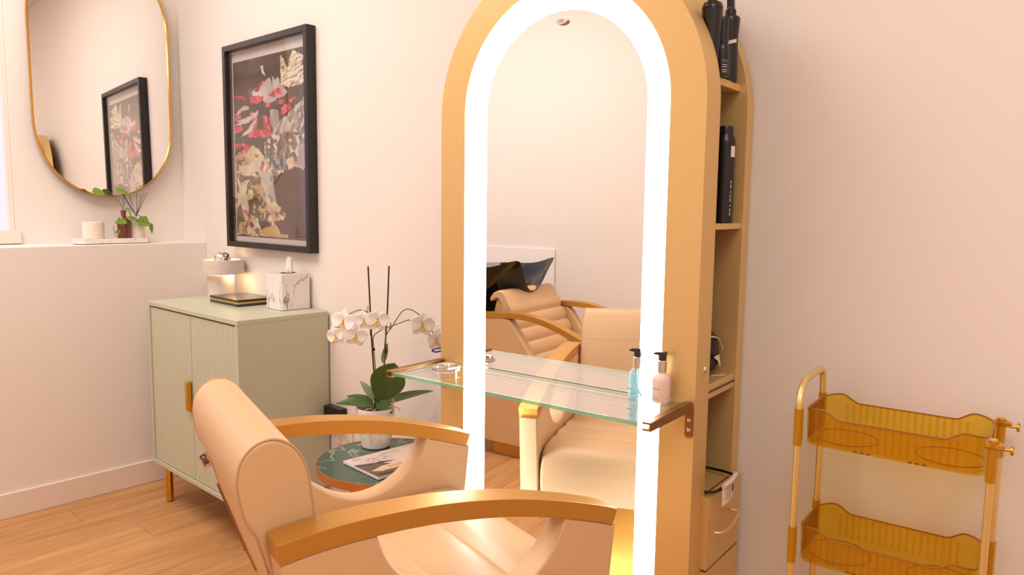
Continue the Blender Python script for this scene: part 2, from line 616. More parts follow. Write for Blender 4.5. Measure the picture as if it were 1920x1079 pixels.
# left wall with the window opening (y from WY0 to WY1, z from WZ0 to WZ1)
WY0, WY1, WZ0, WZ1 = -0.95, 1.022, 1.262, 2.45
bm = B()
box(bm, (XW - 0.1, (WY1 + YB) / 2, ZC / 2), (0.2, YB - WY1, ZC + 0.1))
box(bm, (XW - 0.1, (WY0 + YO) / 2, ZC / 2), (0.2, WY0 - YO, ZC + 0.1))
box(bm, (XW - 0.1, (WY0 + WY1) / 2, WZ0 / 2 - 0.03), (0.2, WY1 - WY0, WZ0 + 0.06))
box(bm, (XW - 0.1, (WY0 + WY1) / 2, (WZ1 + ZC) / 2 + 0.02), (0.2, WY1 - WY0, ZC - WZ1 + 0.06))
struct('wall_left', bm, M['wall'])
bm = B(); box(bm, ((XL + XW) / 2, (YB + YO) / 2, ZL / 2), (XL - XW, YB - YO, ZL), 0.003, 2)
struct('wall_left_ledge', bm, M['wall'])
bm = B(); box(bm, ((XW + XR) / 2, (YB + YO) / 2, ZC + 0.05), (XR - XW + 0.5, YB - YO + 0.3, 0.1)); struct('ceiling', bm, M['ceiling'])
bm = B(); box(bm, (XL + 0.006, (YB + YO) / 2, 0.056), (0.012, YB - YO, 0.112), 0.002, 1); struct('baseboard_left', bm, M['base'])
bm = B(); box(bm, ((XL + XR) / 2, YB - 0.006, 0.056), (XR - XL - 0.03, 0.012, 0.112), 0.002, 1); struct('baseboard_back', bm, M['base'])
bm = B(); box(bm, ((XL + XR) / 2, YO + 0.006, 0.056), (XR - XL - 0.03, 0.012, 0.112), 0.002, 1); struct('baseboard_front', bm, M['base'])
win = bpy.data.objects.new('window_1', None); win.location = (XW - 0.02, (WY0 + WY1) / 2, WZ0); COL.objects.link(win); win['kind'] = 'structure'
hw, hz = (WY1 - WY0) / 2, (WZ1 - WZ0)
bm = B(); box(bm, (-0.025, 0, hz / 2), (0.012, 2 * hw, hz)); obj('blind', bm, M['blind'], win)
for s in (-1, 1):
    bm = B(); box(bm, (-0.01, s * (hw - 0.012), hz / 2), (0.03, 0.024, hz), 0.003, 1); obj('window_frame', bm, M['base'], win)
bm = B(); box(bm, (-0.01, 0, hz - 0.012), (0.03, 2 * hw - 0.05, 0.024), 0.003, 1); obj('window_frame', bm, M['base'], win)
bm = B(); box(bm, (0.03, -0.0, -0.03), (0.02, 2 * hw + 0.03, 0.062), 0.003, 2); obj('window_sill', bm, M['base'], win)

# ------------------------------------------------------------------ styling station
SW = 0.7732
S_ANG = 0.094
st = thing('styling_station', 'tall gold arched salon mirror station with white light strip around the mirror', 'mirror station', (-1.571, 1.429, 0), S_ANG)
HC, ZA = SW / 2, 1.638
TF, TB = 0.078, 0.046       # front panel thickness, back panel thickness
DEP = 0.2955
ro, ri = 0.301, 0.235
ZB_M = 0.34                # bottom of the mirror
# front panel with an arched opening
outer = arch(HC, 0.0, ZA, 64, HC)
inner = arch(ro, ZB_M, ZA + 0.006, 64, HC)
bm = B(); ring_prism(bm, outer, inner, 'y', 0.0, TF)
obj('front_panel', bm, M['gold'], st, sharp=25)
inner2 = arch(ri, ZB_M + 0.066, ZA + 0.004, 64, HC + 0.0085)
bm = B(); ring_prism(bm, arch(ro - 0.0005, ZB_M, ZA + 0.006, 64, HC), inner2, 'y', 0.003, 0.02)
obj('light_strip', bm, M['led'], st, sharp=25)
bm = B(); prism(bm, arch(ri + 0.02, ZB_M + 0.05, ZA + 0.004, 64, HC + 0.0085), 'y', 0.0035, 0.018)
# keep the mirror just behind the strip face
mir_o = obj('mirror', bm, M['mirror'], st, sharp=25)
bm = B(); prism(bm, arch(ro + 0.004, ZB_M - 0.004, ZA + 0.006, 48, HC), 'y', 0.0205, 0.026)
obj('mirror_backing', bm, M['dark'], st)
bm = B(); ring_prism(bm, arch(HC, 0.0, ZA, 64, HC), arch(HC - 0.1, 0.1, ZA, 64, HC), 'y', DEP - TB, DEP - 0.004)
obj('back_panel', bm, M['gold'], st, sharp=25)
bm = B(); prism(bm, arch(HC - 0.098, 0.0, ZA, 48, HC), 'y', DEP - 0.02, DEP - 0.005); obj('rear_board', bm, M['gold'], st)
for uu in (SW / 2,):
    bm = B(); box(bm, (uu, (TF + DEP - TB) / 2, 0.95), (0.016, DEP - TB - TF, 1.86)); obj('partition', bm, M['gold'], st)
ym, yl = (TF + DEP - TB) / 2, DEP - TB - TF
for z0, z1, h_in in ((1.686, 1.703, 0.018), (1.353, 1.367, 0.002), (0.954, 0.989, 0.002)):
    for s in (0, 1):
        uu = (SW - 0.19 - h_in / 2) if s else (0.19 + h_in / 2)
        bm = B(); box(bm, (uu, ym, (z0 + z1) / 2), (0.376 - h_in, yl - 0.001, z1 - z0), 0.0012, 1); obj('shelf', bm, M['gold'], st)
bm = B(); box(bm, (SW - 0.19, ym, 0.716), (0.376, yl - 0.001, 0.012)); obj('shelf', bm, M['gold'], st)
bm = B(); box(bm, (SW - 0.188, ym, 0.9715), (0.376, yl - 0.004, 0.0015)); obj('shelf_joint', bm, M['dark'], st)
for z0, z1 in ((0.542, 0.722), (0.356, 0.536), (0.17, 0.35)):
    bm = B(); box(bm, (SW + 0.004, ym + 0.012, (z0 + z1) / 2), (0.022, yl + 0.042, z1 - z0), 0.002, 2); dr = obj('drawer_front', bm, M['gold'], st)
    bm = B()
    pts = [(SW + 0.015, ym + 0.05, (z0 + z1) / 2 + 0.016), (SW + 0.03, ym + 0.056, (z0 + z1) / 2 + 0.016), (SW + 0.037, ym + 0.05, (z0 + z1) / 2 + 0.012), (SW + 0.036, ym + 0.01, (z0 + z1) / 2 - 0.004), (SW + 0.03, ym - 0.035, (z0 + z1) / 2 - 0.01), (SW + 0.014, ym - 0.05, (z0 + z1) / 2 - 0.01)]
    tube(bm, smooth_path(pts, 6), [0.0035 + 0.002 * math.sin(PI * i / 30) for i in range(31)], 8)
    obj('drawer_handle', bm, M['gold'], dr)
bm = B(); box(bm, (0.1, ym, 0.9), (0.012, yl, 1.5)); obj('side_board', bm, M['gold'], st)
# fittings on the side of the front panel
for yy, zz in ((0.052, 1.033),):
    bm = B(); lathe(bm, [(0, 0.005), (0.006, 0.0045), (0.0085, 0.002), (0.009, 0)], 16, (SW, yy, zz), (0, PI / 2, 0)); obj('screw', bm, M['chrome'], st)
bm = B(); lathe(bm, [(0, 0.003), (0.004, 0.003), (0.011, 0.0015), (0.012, 0)], 16, (SW / 2 + 0.008, 0.14, 0.925), (0, PI / 2, 0)); obj('cable_grommet', bm, M['bronze'], st)
# badge on the mirror
bm = B(); cyl(bm, (0.395, -0.0012, 1.851), 0.0165, 0.0075, 40, None, (PI / 2, 0, 0), 0.0012)
for v in bm.verts: v.co.z = 1.851 + (v.co.z - 1.851) * 0.5
bdg = obj('badge', bm, M['chrome'], st)
n = text_bm('DIR', 0.0085, 0.0003)
for v in n.verts: v.co = Vector((0.395 + v.co.x, -0.0052 - v.co.z, 1.851 + v.co.y))
obj('badge_lettering', n, M['print'], bdg)

M['badge'] = pm('badge_metal', (222, 208, 202), 0.35, 0.5)
bdg.data.materials[0] = M['badge']
# glass shelf with brackets (part of the station)
ZG = 0.955
GF = -0.205
bm = B(); box(bm, (SW / 2 - 0.004, GF / 2 - 0.0015, ZG), (SW - 0.024, -GF - 0.003, 0.010), 0.0008, 1)
bm.normal_update()
for f in bm.faces:
    f.material_index = 0 if abs(f.normal.z) > 0.7 else 1
gs = obj('glass_shelf', bm, [M['glass'], M['glassedge']], st)
for uu in (0.006, SW - 0.014):
    bm = B()
    box(bm, (uu, GF / 2 - 0.004, ZG + 0.0072), (0.02, -GF + 0.005, 0.004), 0.0008, 1)
    box(bm, (uu, GF / 2 - 0.004, ZG - 0.0072), (0.02, -GF + 0.005, 0.004), 0.0008, 1)
    so = 0.0085 if uu > 0.3 else -0.0085
    box(bm, (uu + so, GF / 2 - 0.004, ZG), (0.004, -GF + 0.005, 0.0184), 0.0008, 1)
    bk = obj('shelf_bracket', bm, M['bronze'], st)
    bm = B(); prism(bm, [(uu + 0.003 + p[0], ZG - 0.036 + p[1]) for p in rrect(0.0095, 0.036, 0.006)], 'y', -0.0045, 0.0, 0.0008, 1)
    bp_ = obj('bracket_plate', bm, M['bronze'], bk)
    for k in (0, 1):
        bm = B(); lathe(bm, [(0, 0.0035), (0.003, 0.003), (0.005, 0.0008), (0.0052, 0)], 14, (uu + 0.003, -0.0045, ZG - 0.032 - 0.023 * k), (PI / 2, 0, 0)); obj('bracket_screw', bm, M['chrome'], bk)
# tool holder ring set in the glass
bm = B()
lathe(bm, [(0.031, 0.006), (0.031, 0.0105), (0.0345, 0.012), (0.0385, 0.0095), (0.0385, 0.006), (0.031, 0.006)], 40, (0.087, -0.075, ZG))
lathe(bm, [(0.0315, 0.008), (0.0308, -0.004), (0.0300, -0.004), (0.0305, 0.008)], 40, (0.087, -0.075, ZG))
obj('tool_holder', bm, M['chrome'], st)
# blue cord loop hanging from the left edge
bm = B()
pts = [(0.0, 0.03, 0.988), (-0.022, 0.028, 0.987), (-0.05, 0.03, 0.981), (-0.066, 0.034, 0.974), (-0.058, 0.04, 0.969), (-0.03, 0.038, 0.977), (-0.006, 0.034, 0.987)]
tube(bm, smooth_path(pts, 8), 0.0024, 8)
tag(obj('cord_loop', bm, M['bluecord'], None), 'blue cord loop hanging at the left edge of the gold mirror station', 'cord')
cl = bpy.data.objects['cord_loop']; cl.location = st.location; cl.rotation_euler = st.rotation_euler

_cu, _su = math.cos(S_ANG), math.sin(S_ANG)


def stw(u_, f_, z_):
    """station coordinates (along, forward of the front face, height) to world"""
    return (-1.571 + u_ * _cu + f_ * _su, 1.429 + u_ * _su - f_ * _cu, z_)


# ------------------------------------------------------------------ pump bottles on the glass
def pump_bottle(name, label, u_, f_, liquid):
    t = thing(name, label, 'bottle', stw(u_, f_, ZG + 0.0052), S_ANG, 'pump bottles on the glass shelf')
    body = [(0, 0.001), (0.0185, 0.001), (0.0205, 0.003), (0.0208, 0.05), (0.0195, 0.058), (0.0145, 0.066), (0.0095, 0.069), (0.009, 0.071)]
    bm = B(); lathe(bm, [(0, 0)] + body[1:], 32)
    if liquid:
        b = obj('bottle_body', bm, M['aqua'], t)
        bm = B(); lathe(bm, [(0, 0.004), (0.0185, 0.004), (0.019, 0.006), (0.019, 0.05), (0.0175, 0.056), (0, 0.0562)], 32); obj('liquid', bm, M['aqualiq'], t)
        bm = B(); tube(bm, smooth_path([(-0.002, 0, 0.07), (-0.002, 0, 0.05), (0.0, 0, 0.03), (0.006, 0, 0.015), (0.013, 0, 0.006)], 6), 0.0026, 8); obj('dip_tube', bm, M['tubeplastic'], t)
        bm = B(); box(bm, (-0.008, -0.0209, 0.024), (0.014, 0.0008, 0.002)); obj('label_line', bm, M['print'], t)
    else:
        b = obj('bottle_body', bm, M['lotion'], t)
        for zz, ww in ((0.034, 0.022), (0.0135, 0.018), (0.010, 0.014)):
            bm = B()
            surf(bm, lambda a, c: (0.0211 * math.cos(-PI / 2 - 0.25 + (a - 0.5) * ww / 0.021), 0.0211 * math.sin(-PI / 2 - 0.25 + (a - 0.5) * ww / 0.021), zz + (c - 0.5) * (0.0026 if zz > 0.02 else 0.001)), 8, 1)
            obj('label_line', bm, M['print'], t)
    bm = B(); lathe(bm, [(0, 0.071), (0.0105, 0.071), (0.0108, 0.072), (0.0106, 0.096), (0.0095, 0.0975), (0, 0.0975)], 28); obj('collar', bm, M['chrome'], t)
    bm = B()
    lathe(bm, [(0, 0.0975), (0.009, 0.0975), (0.0092, 0.108), (0.0085, 0.112), (0, 0.113)], 24)
    prism(bm, [(-0.02, 0.1095), (-0.0205, 0.1125), (-0.012, 0.116), (0.006, 0.1175), (0.0092, 0.1165), (0.0092, 0.109), (-0.004, 0.108)], 'y', -0.0068, 0.0068, 0.001, 1)
    obj('pump_head', bm, M['pump'], t)
    return t


pump_bottle('pump_bottle', 'clear aqua pump bottle on the glass shelf, nearer the mirror centre', 0.640, 0.026, True)
pump_bottle('pump_bottle', 'pale pink lotion pump bottle at the right end of the glass shelf', 0.703, 0.028, False)

# ------------------------------------------------------------------ bottles on the side shelves
def side_bottle(name, label, u_, f_, z_, prof, extra=None, cap=None, rz=0.0):
    t = thing(name, label, 'bottle', stw(u_, f_, z_), S_ANG + rz, 'black hair product bottles in the side shelves')
    bm = B(); lathe(bm, prof, 28); obj('bottle_body', bm, M['black'], t)
    if cap:
        bm = B(); cap(bm); obj('cap', bm, M['black'], t)
    return t


def capA(bm):
    lathe(bm, [(0.024, 0.150), (0.0242, 0.153), (0.0225, 0.158), (0.0205, 0.163), (0, 0.163)], 24)
    lathe(bm, [(0.011, 0.163), (0.0105, 0.22), (0, 0.222)], 20)


side_bottle('product_bottle', 'tall black nozzle bottle against the front panel on the top side shelf', 0.733, -0.106, 1.7035,
            [(0, 0), (0.0185, 0), (0.019, 0.003), (0.024, 0.148), (0.023, 0.15), (0, 0.15)], cap=capA)


def capB(bm):
    lathe(bm, [(0, 0.152), (0.0125, 0.152), (0.013, 0.154), (0.0125, 0.168), (0.0085, 0.170), (0.008, 0.174), (0, 0.174)], 24)
    prism(bm, [(-0.008, 0.172), (0.008, 0.172), (0.0072, 0.19), (-0.002, 0.196), (-0.0085, 0.196)], 'y', -0.0065, 0.0065, 0.0012, 1)


tB = side_bottle('product_bottle', 'black spray bottle with pale sticker at the back of the top side shelf', 0.738, -0.205, 1.7035,
                 [(0, 0), (0.0205, 0), (0.0215, 0.003), (0.0205, 0.06), (0.0195, 0.1), (0.0225, 0.14), (0.0225, 0.148), (0.020, 0.152), (0, 0.152)], cap=capB)
bm = B(); surf(bm, lambda a, c: (0.0211 * math.cos(-1.5 + a * 1.15), 0.0211 * math.sin(-1.5 + a * 1.15), 0.084 + a * 0.006 + c * 0.008), 10, 1)
obj('sticker', bm, M['carton'], tB)


def capC(bm):
    lathe(bm, [(0.0125, 0.075), (0.0128, 0.077), (0.0122, 0.128), (0.011, 0.131), (0, 0.131)], 20)


tC = side_bottle('product_bottle', 'small black round-shouldered bottle with white lettering on the top side shelf', 0.752, -0.128, 1.7035,
                 [(0, 0), (0.016, 0), (0.0166, 0.002), (0.0166, 0.058), (0.0155, 0.068), (0.012, 0.075), (0, 0.075)], cap=capC)
n = text_bm('FIX', 0.0085, 0.0002)
for v in n.verts:
    a = -0.75 + v.co.x / 0.0168
    v.co = Vector((0.0169 * math.cos(a), 0.0169 * math.sin(a), 0.034 + v.co.y))
obj('lettering', n, M['whiteprint'], tC)
for zz in (0.025, 0.020, 0.0135, 0.009):
    bm = B(); surf(bm, lambda a, c: (0.0169 * math.cos(-1.15 + a * 0.75), 0.0169 * math.sin(-1.15 + a * 0.75), zz + c * 0.0016), 6, 1); obj('lettering_line', bm, M['whiteprint'], tC)


def capD(bm):
    lathe(bm, [(0.0175, 0.212), (0.0178, 0.214), (0.0172, 0.228), (0.015, 0.232), (0, 0.233)], 24)


tD = side_bottle('spray_can', 'tall black aerosol can with white sticker on the second side shelf', 0.739, -0.205, 1.3675,
                 [(0, 0), (0.0235, 0), (0.0245, 0.002), (0.0245, 0.19), (0.0235, 0.2), (0.019, 0.21), (0.0185, 0.213), (0, 0.213)], cap=capD)
bm = B(); surf(bm, lambda a, c: (0.0248 * math.cos(-0.62 + a * 0.55), 0.0248 * math.sin(-0.62 + a * 0.55), 0.158 + c * 0.026), 8, 1); obj('sticker', bm, M['carton'], tD)
for k in range(8):
    bm = B(); surf(bm, lambda a, c: (0.0248 * math.cos(-0.55 + a * 0.14), 0.0248 * math.sin(-0.55 + a * 0.14), 0.018 + k * 0.011 + c * (0.0085 - (k % 3) * 0.002)), 3, 1); obj('lettering_line', bm, M['print'], tD)

# black pouch on the third shelf
t = thing('zip_pouch', 'shiny black zip pouch slumped on the third side shelf', 'pouch', stw(0.694, -0.198, 0.9895), S_ANG)
bm = B()


def pouch(u_, v_):
    th = 2 * PI * u_; ph = PI * v_
    r = math.sin(ph) ** 0.6
    wob = 1 + 0.07 * math.sin(5 * th + 3 * ph)
    return (0.05 * r * math.cos(th) * wob, 0.046 * r * math.sin(th) * wob + 0.012 * math.cos(ph), 0.054 + 0.0535 * math.copysign(abs(math.cos(ph)) ** 0.8, math.cos(ph)))


surf(bm, pouch, 28, 16, cu=True); obj('pouch_body', bm, M['purse'], t)
bm = B(); tube(bm, smooth_path([(0.035, -0.02, 0.098), (0.047, 0.0, 0.094), (0.052, 0.014, 0.078), (0.053, 0.02, 0.06)], 6), 0.002, 6); obj('zip', bm, M['chrome'], t)
bm = B(); prism(bm, [(-0.03, 0.05), (0.006, 0.052), (0.018, 0.022), (0.012, 0.02), (0.0, 0.036)], 'x', 0.0515, 0.0525); obj('tag', bm, M['carton'], t)
bm = B(); tube(bm, [(0.045, -0.03, 0.002), (0.066, 0.0, 0.002), (0.068, 0.01, 0.002)], 0.0016, 6); obj('zip_pull', bm, M['chrome'], t)

# cable with paper tag lying on the drawers
t = thing('power_cable', 'black cable loop with white paper tag on top of the gold drawers', 'cable', stw(0.70, -0.15, 0.7235), S_ANG)
bm = B()
pts = [(-0.06, 0.06, 0.012), (0.0, 0.08, 0.012), (0.06, 0.078, 0.014), (0.10, 0.05, 0.02), (0.112, 0.01, 0.024), (0.108, -0.03, 0.018), (0.09, -0.06, 0.008), (0.05, -0.068, 0.006), (-0.03, -0.06, 0.006)]
tube(bm, smooth_path(pts, 8), 0.0036, 8); obj('cable', bm, M['black'], t)
bm = B()


def ctag(a, c):
    y = -0.05 + 0.075 * a
    return (0.108 + 0.006 * math.sin(PI * a) + 0.004 * c, y - 0.006 * c, 0.026 + 0.004 * a - 0.05 * c * (1 - 0.35 * a))


surf(bm, ctag, 10, 6, thick=0.0006); tg = obj('paper_tag', bm, M['carton'], t)
bm = B(); tube(bm, [Vector((0.111, -0.05, 0.024)), Vector((0.116, -0.012, 0.03)), Vector((0.112, 0.026, 0.034))], 0.0058, 10); obj('tag_fold', bm, M['carton'], tg)
for k in range(6):
    bm = B()
    a0, a1 = 0.12 + 0.06 * (k % 2), 0.5
    c0 = 0.2 + 0.12 * k
    surf(bm, lambda a, c: tuple(Vector(ctag(a0 + (a1 - a0) * a, c0 + 0.05 * c)) + Vector((0.0009, 0, 0))), 4, 1)
    obj('tag_line', bm, M['print'], tg)
bm = B(); surf(bm, lambda a, c: tuple(Vector(ctag(0.6 + 0.26 * a, 0.35 + 0.4 * c)) + Vector((0.0009, 0, 0))), 3, 3); obj('tag_block', bm, M['black'], tg)

# ------------------------------------------------------------------ salon chair
CH_LOC, CH_ANG = (-1.162, 0.916, 0), -math.radians(14.0)
ch = thing('salon_chair', 'champagne leather salon chair with curved gold armrests in front of the mirror', 'chair', CH_LOC, CH_ANG)
HWC = 0.309
AW = 0.058
arm_top = [(-0.314, 0.909), (-0.255, 0.916), (-0.165, 0.919), (-0.04, 0.913), (0.10, 0.892), (0.218, 0.862), (0.300, 0.836), (0.340, 0.821)]
at = [(p.x, p.y) for p in smooth_path([(a, b, 0) for a, b in arm_top], 6)]


def offset_curve(pts, d):
    out = []
    for i in range(len(pts)):
        a = pts[max(0, i - 1)]; b = pts[min(len(pts) - 1, i + 1)]
        tx, ty = b[0] - a[0], b[1] - a[1]
        L = math.hypot(tx, ty)
        out.append((pts[i][0] + ty / L * d, pts[i][1] - tx / L * d))
    return out


ab = offset_curve(at, 0.0325)
arm_poly = at + ab[::-1]
for s in (-1, 1):
    x0, x1 = (-HWC, -HWC + AW) if s < 0 else (HWC - AW, HWC)
    ys = -0.262 if s < 0 else -1.0
    att = [p for p in at if p[0] > ys]
    bm = B(); prism(bm, att + offset_curve(att, 0.0325)[::-1], 'x', x0, x1, 0.0018, 2); obj('armrest', bm, M['armgold'], ch, sharp=25)
    # side panel with a U-shaped cut below the arm
    low = offset_curve(at, 0.032)
    cut = [(0.214, 0.832), (0.208, 0.815), (0.196, 0.79), (0.178, 0.765), (0.152, 0.742), (0.12, 0.724), (0.085, 0.7135), (0.046, 0.7105), (0.010, 0.7185), (-0.028, 0.737), (-0.069, 0.767), (-0.10, 0.792), (-0.130, 0.824), (-0.147, 0.855), (-0.158, 0.886)]
    cut = [(p.x, p.y) for p in smooth_path([(a, b, 0) for a, b in cut], 3)]
    front = [p for p in low if p[0] > 0.222][::-1]
    rear = [p for p in low if ys < p[0] < -0.166][::-1]
    poly = [(0.338, front[0][1])] + front[1:] + [(0.218, 0.842)] + cut + rear
    dy_ = 0.055 if s < 0 else 0.0
    poly += [(-0.30 + dy_, 0.80), (-0.27 + dy_, 0.66), (-0.22 + dy_, 0.50), (0.26, 0.46), (0.31, 0.50), (0.325, 0.66), (0.336, 0.77)]
    a, b = (-HWC + 0.002, -HWC + AW - 0.001) if s < 0 else (HWC - AW + 0.001, HWC - 0.002)
    bm = B(); prism(bm, poly, 'x', a, b, 0.005, 3); sp_ = obj('side_panel', bm, M['leather'], ch, sharp=50)
    # piping along the cut and stitched seams
    for xx in (a + 0.0035, b - 0.0035):
        bm = B(); tube(bm, [(xx, p[0] * 1.0, p[1] - 0.0028) for p in cut], 0.0011, 6); obj('piping', bm, M['piping'], sp_)
# seat
bm = B()


def seat_pt(u_, v_):
    # u across (x), v from front bottom up, over the top to the back
    return None


prof = [(0.318, 0.552), (0.324, 0.60), (0.323, 0.636), (0.3215, 0.640), (0.3205, 0.644), (0.314, 0.672), (0.296, 0.690), (0.262, 0.699), (0.20, 0.701)]
for yc in (0.15, 0.03, -0.09):
    prof += [(yc + 0.035, 0.700 - (0.15 - yc) * 0.05), (yc + 0.006, 0.697 - (0.15 - yc) * 0.05), (yc, 0.6925 - (0.15 - yc) * 0.05), (yc - 0.006, 0.697 - (0.15 - yc) * 0.05), (yc - 0.035, 0.700 - (0.15 - yc) * 0.05)]
prof += [(-0.17, 0.682), (-0.2, 0.67), (-0.2, 0.552)]
prism(bm, prof, 'x', -HWC + AW + 0.004, HWC - AW - 0.004, 0.012, 4)
seat = obj('seat', bm, M['leather'], ch, sharp=60)
# backrest cushion: profile in (y, z)
bp = [(-0.205, 0.60), (-0.214, 0.70), (-0.222, 0.80), (-0.229, 0.90), (-0.234, 0.95), (-0.241, 0.99), (-0.254, 1.018), (-0.274, 1.037), (-0.298, 1.044), (-0.322, 1.037), (-0.340, 1.018), (-0.347, 0.992), (-0.346, 0.965), (-0.341, 0.940), (-0.334, 0.918), (-0.325, 0.903), (-0.3185, 0.888), (-0.300, 0.82), (-0.281, 0.765), (-0.256, 0.69), (-0.226, 0.61)]
bpc = smooth_path([(a, b, 0) for a, b in bp], 3, closed=True)
bpp = [(p.x, p.y) for p in bpc]
bm = B(); prism(bm, bpp, 'x', -0.247, 0.247, 0.007, 3)
BSH = lambda v: Vector((v.x, v.y + 0.010 - 0.016 * v.x / 0.247, v.z + 0.004 * v.x / 0.247))
for v in bm.verts: v.co = BSH(v.co)
back = obj('backrest', bm, M['leather'], ch, sharp=55)
for xx in (-0.244, 0.244):
    bm = B(); tube(bm, [(xx, p[0] + (-(p[0] + 0.285)) * 0.02, p[1]) for p in bpp], 0.0022, 6, closed=True)
    for v in bm.verts: v.co = BSH(v.co)
    obj('piping', bm, M['piping'], back)
for yy, zz in ((-0.284, 1.0412), (-0.2335, 0.9435)):
    bm = B(); tube(bm, [(-0.24, yy, zz), (0.24, yy, zz)], 0.0014, 6)
    for v in bm.verts: v.co = BSH(v.co)
    obj('seam', bm, M['thread'], back)
bm = B(); tube(bm, [tuple(BSH(Vector(p))) for p in ((-0.246, -0.303, 0.82), (-0.246, -0.284, 0.765), (-0.246, -0.259, 0.69), (-0.246, -0.229, 0.61))], 0.0034, 6); obj('rear_trim', bm, M['shell'], back)
# maker's tag on the rear face
tdir = Vector((0, 0.40, -1)).normalized()      # runs down along the rear edge
tup = Vector((0, 1, 0.40)).normalized()
bm = B(); box(bm, (0, 0, 0), (0.0012, 0.024, 0.036), 0.0003, 1, (math.atan2(0.40, 1.0), 0, 0))
for v in bm.verts: v.co += Vector((-0.2435, -0.299, 0.872))
tagp = obj('maker_tag', bm, M['carton'], ch)
n = text_bm('DIR', 0.0155, 0.0003, 0.0003)
for v in n.verts: v.co = Vector((-0.2435 + 0.0008, -0.3025, 0.872)) + tdir * v.co.x + tup * v.co.y + Vector((v.co.z, 0, 0))
obj('tag_lettering', n, M['black'], tagp)
# under-frame, footrest, pump column and base
bm = B(); box(bm, (0, 0.05, 0.538), (0.40, 0.42, 0.024), 0.004, 2); obj('under_frame', bm, M['bronze'], ch)
bm = B(); prism(bm, [(0.20, 0.53), (0.235, 0.53), (0.30, 0.30), (0.33, 0.20), (0.44, 0.195), (0.44, 0.185), (0.32, 0.19), (0.285, 0.29)], 'x', -0.055, 0.055, 0.002, 1); obj('footrest_bracket', bm, M['armgold'], ch)
bm = B(); box(bm, (0, 0.40, 0.19), (0.34, 0.11, 0.016), 0.005, 2); obj('footrest', bm, M['armgold'], ch)
bm = B(); lathe(bm, [(0, 0.53), (0.03, 0.53), (0.03, 0.30), (0.045, 0.30), (0.045, 0.03), (0, 0.03)], 28, (0, 0.03, 0)); obj('pump_column', bm, M['armgold'], ch)
bm = B(); lathe(bm, [(0, 0), (0.30, 0), (0.30, 0.008), (0.285, 0.016), (0.06, 0.034), (0, 0.034)], 48, (0, 0.03, 0)); obj('base_disc', bm, M['armgold'], ch)

# ------------------------------------------------------------------ sideboard cabinet
CX0, CX1, CY0, CY1, CZ0, CZ1 = -3.508, -2.674, 1.383, 1.790, 0.192, 0.952
cab = thing('cabinet', 'sage green cabinet with fluted doors and brass legs against the wall', 'cabinet', ((CX0 + CX1) / 2, (CY0 + CY1) / 2, 0))
cw, cdp = CX1 - CX0, CY1 - CY0
bm = B(); box(bm, (0, 0, CZ1 - 0.0095), (cw, cdp, 0.019), 0.0012, 1); obj('top', bm, M['sage'], cab)
bm = B(); box(bm, (0, 0, CZ0 + 0.0095), (cw, cdp, 0.019), 0.0012, 1); obj('bottom', bm, M['sage'], cab)
for s in (-1, 1):
    bm = B(); box(bm, (s * (cw / 2 - 0.009), 0.0, (CZ0 + CZ1) / 2), (0.018, cdp - 0.001, CZ1 - CZ0 - 0.0385), 0.0008, 1); obj('side', bm, M['sage'], cab)
bm = B(); box(bm, (0, cdp / 2 - 0.006, (CZ0 + CZ1) / 2), (cw - 0.037, 0.008, CZ1 - CZ0 - 0.04)); obj('back', bm, M['sage'], cab)
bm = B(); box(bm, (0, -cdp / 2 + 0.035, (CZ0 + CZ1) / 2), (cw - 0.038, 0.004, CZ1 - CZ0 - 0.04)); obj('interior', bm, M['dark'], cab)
dw = (cw - 0.036 - 0.014) / 2
dz0, dz1 = CZ0 + 0.023, CZ1 - 0.026
for s in (-1, 1):
    x0 = 0.0036 if s > 0 else -0.0036 - dw
    nfl = 15
    pts = []
    for k in range(nfl):
        for q in range(6):
            a = q / 6
            xx = x0 + dw * (k + a) / nfl
            pts.append((xx, -cdp / 2 + 0.010 - 0.0052 * math.sqrt(max(0, 1 - (2 * a - 1) ** 2))))
    pts.append((x0 + dw, -cdp / 2 + 0.010))
    pts += [(x0 + dw, -cdp / 2 + 0.026), (x0, -cdp / 2 + 0.026)]
    bm = B(); prism(bm, pts, 'z', dz0, dz1)
    d_ = obj('door', bm, M['sage'], cab, sharp=40)
    if s < 0:
        bm = B(); box(bm, (x0 + dw - 0.010, -cdp / 2 - 0.004, 0.580), (0.026, 0.022, 0.128), 0.005, 3); obj('handle', bm, M['brass'], d_)
    else:
        pass
for sx in (-1, 1):
    for sy in (-1, 1):
        bm = B()
        lx = -0.425 if sx < 0 else 0.335
        cyl(bm, (sx * (cw / 2 - 0.065) - (0.02 if sx < 0 else 0.0), sy * (cdp / 2 - 0.052), 0.098), 0.0155, 0.188, 24, bev=0.001); lg = obj('leg', bm, M['brass'], cab)
        bm = B(); cyl(bm, (sx * (cw / 2 - 0.065) - (0.02 if sx < 0 else 0.0), sy * (cdp / 2 - 0.052), 0.002), 0.0145, 0.004, 24); obj('foot_pad', bm, M['black'], lg)

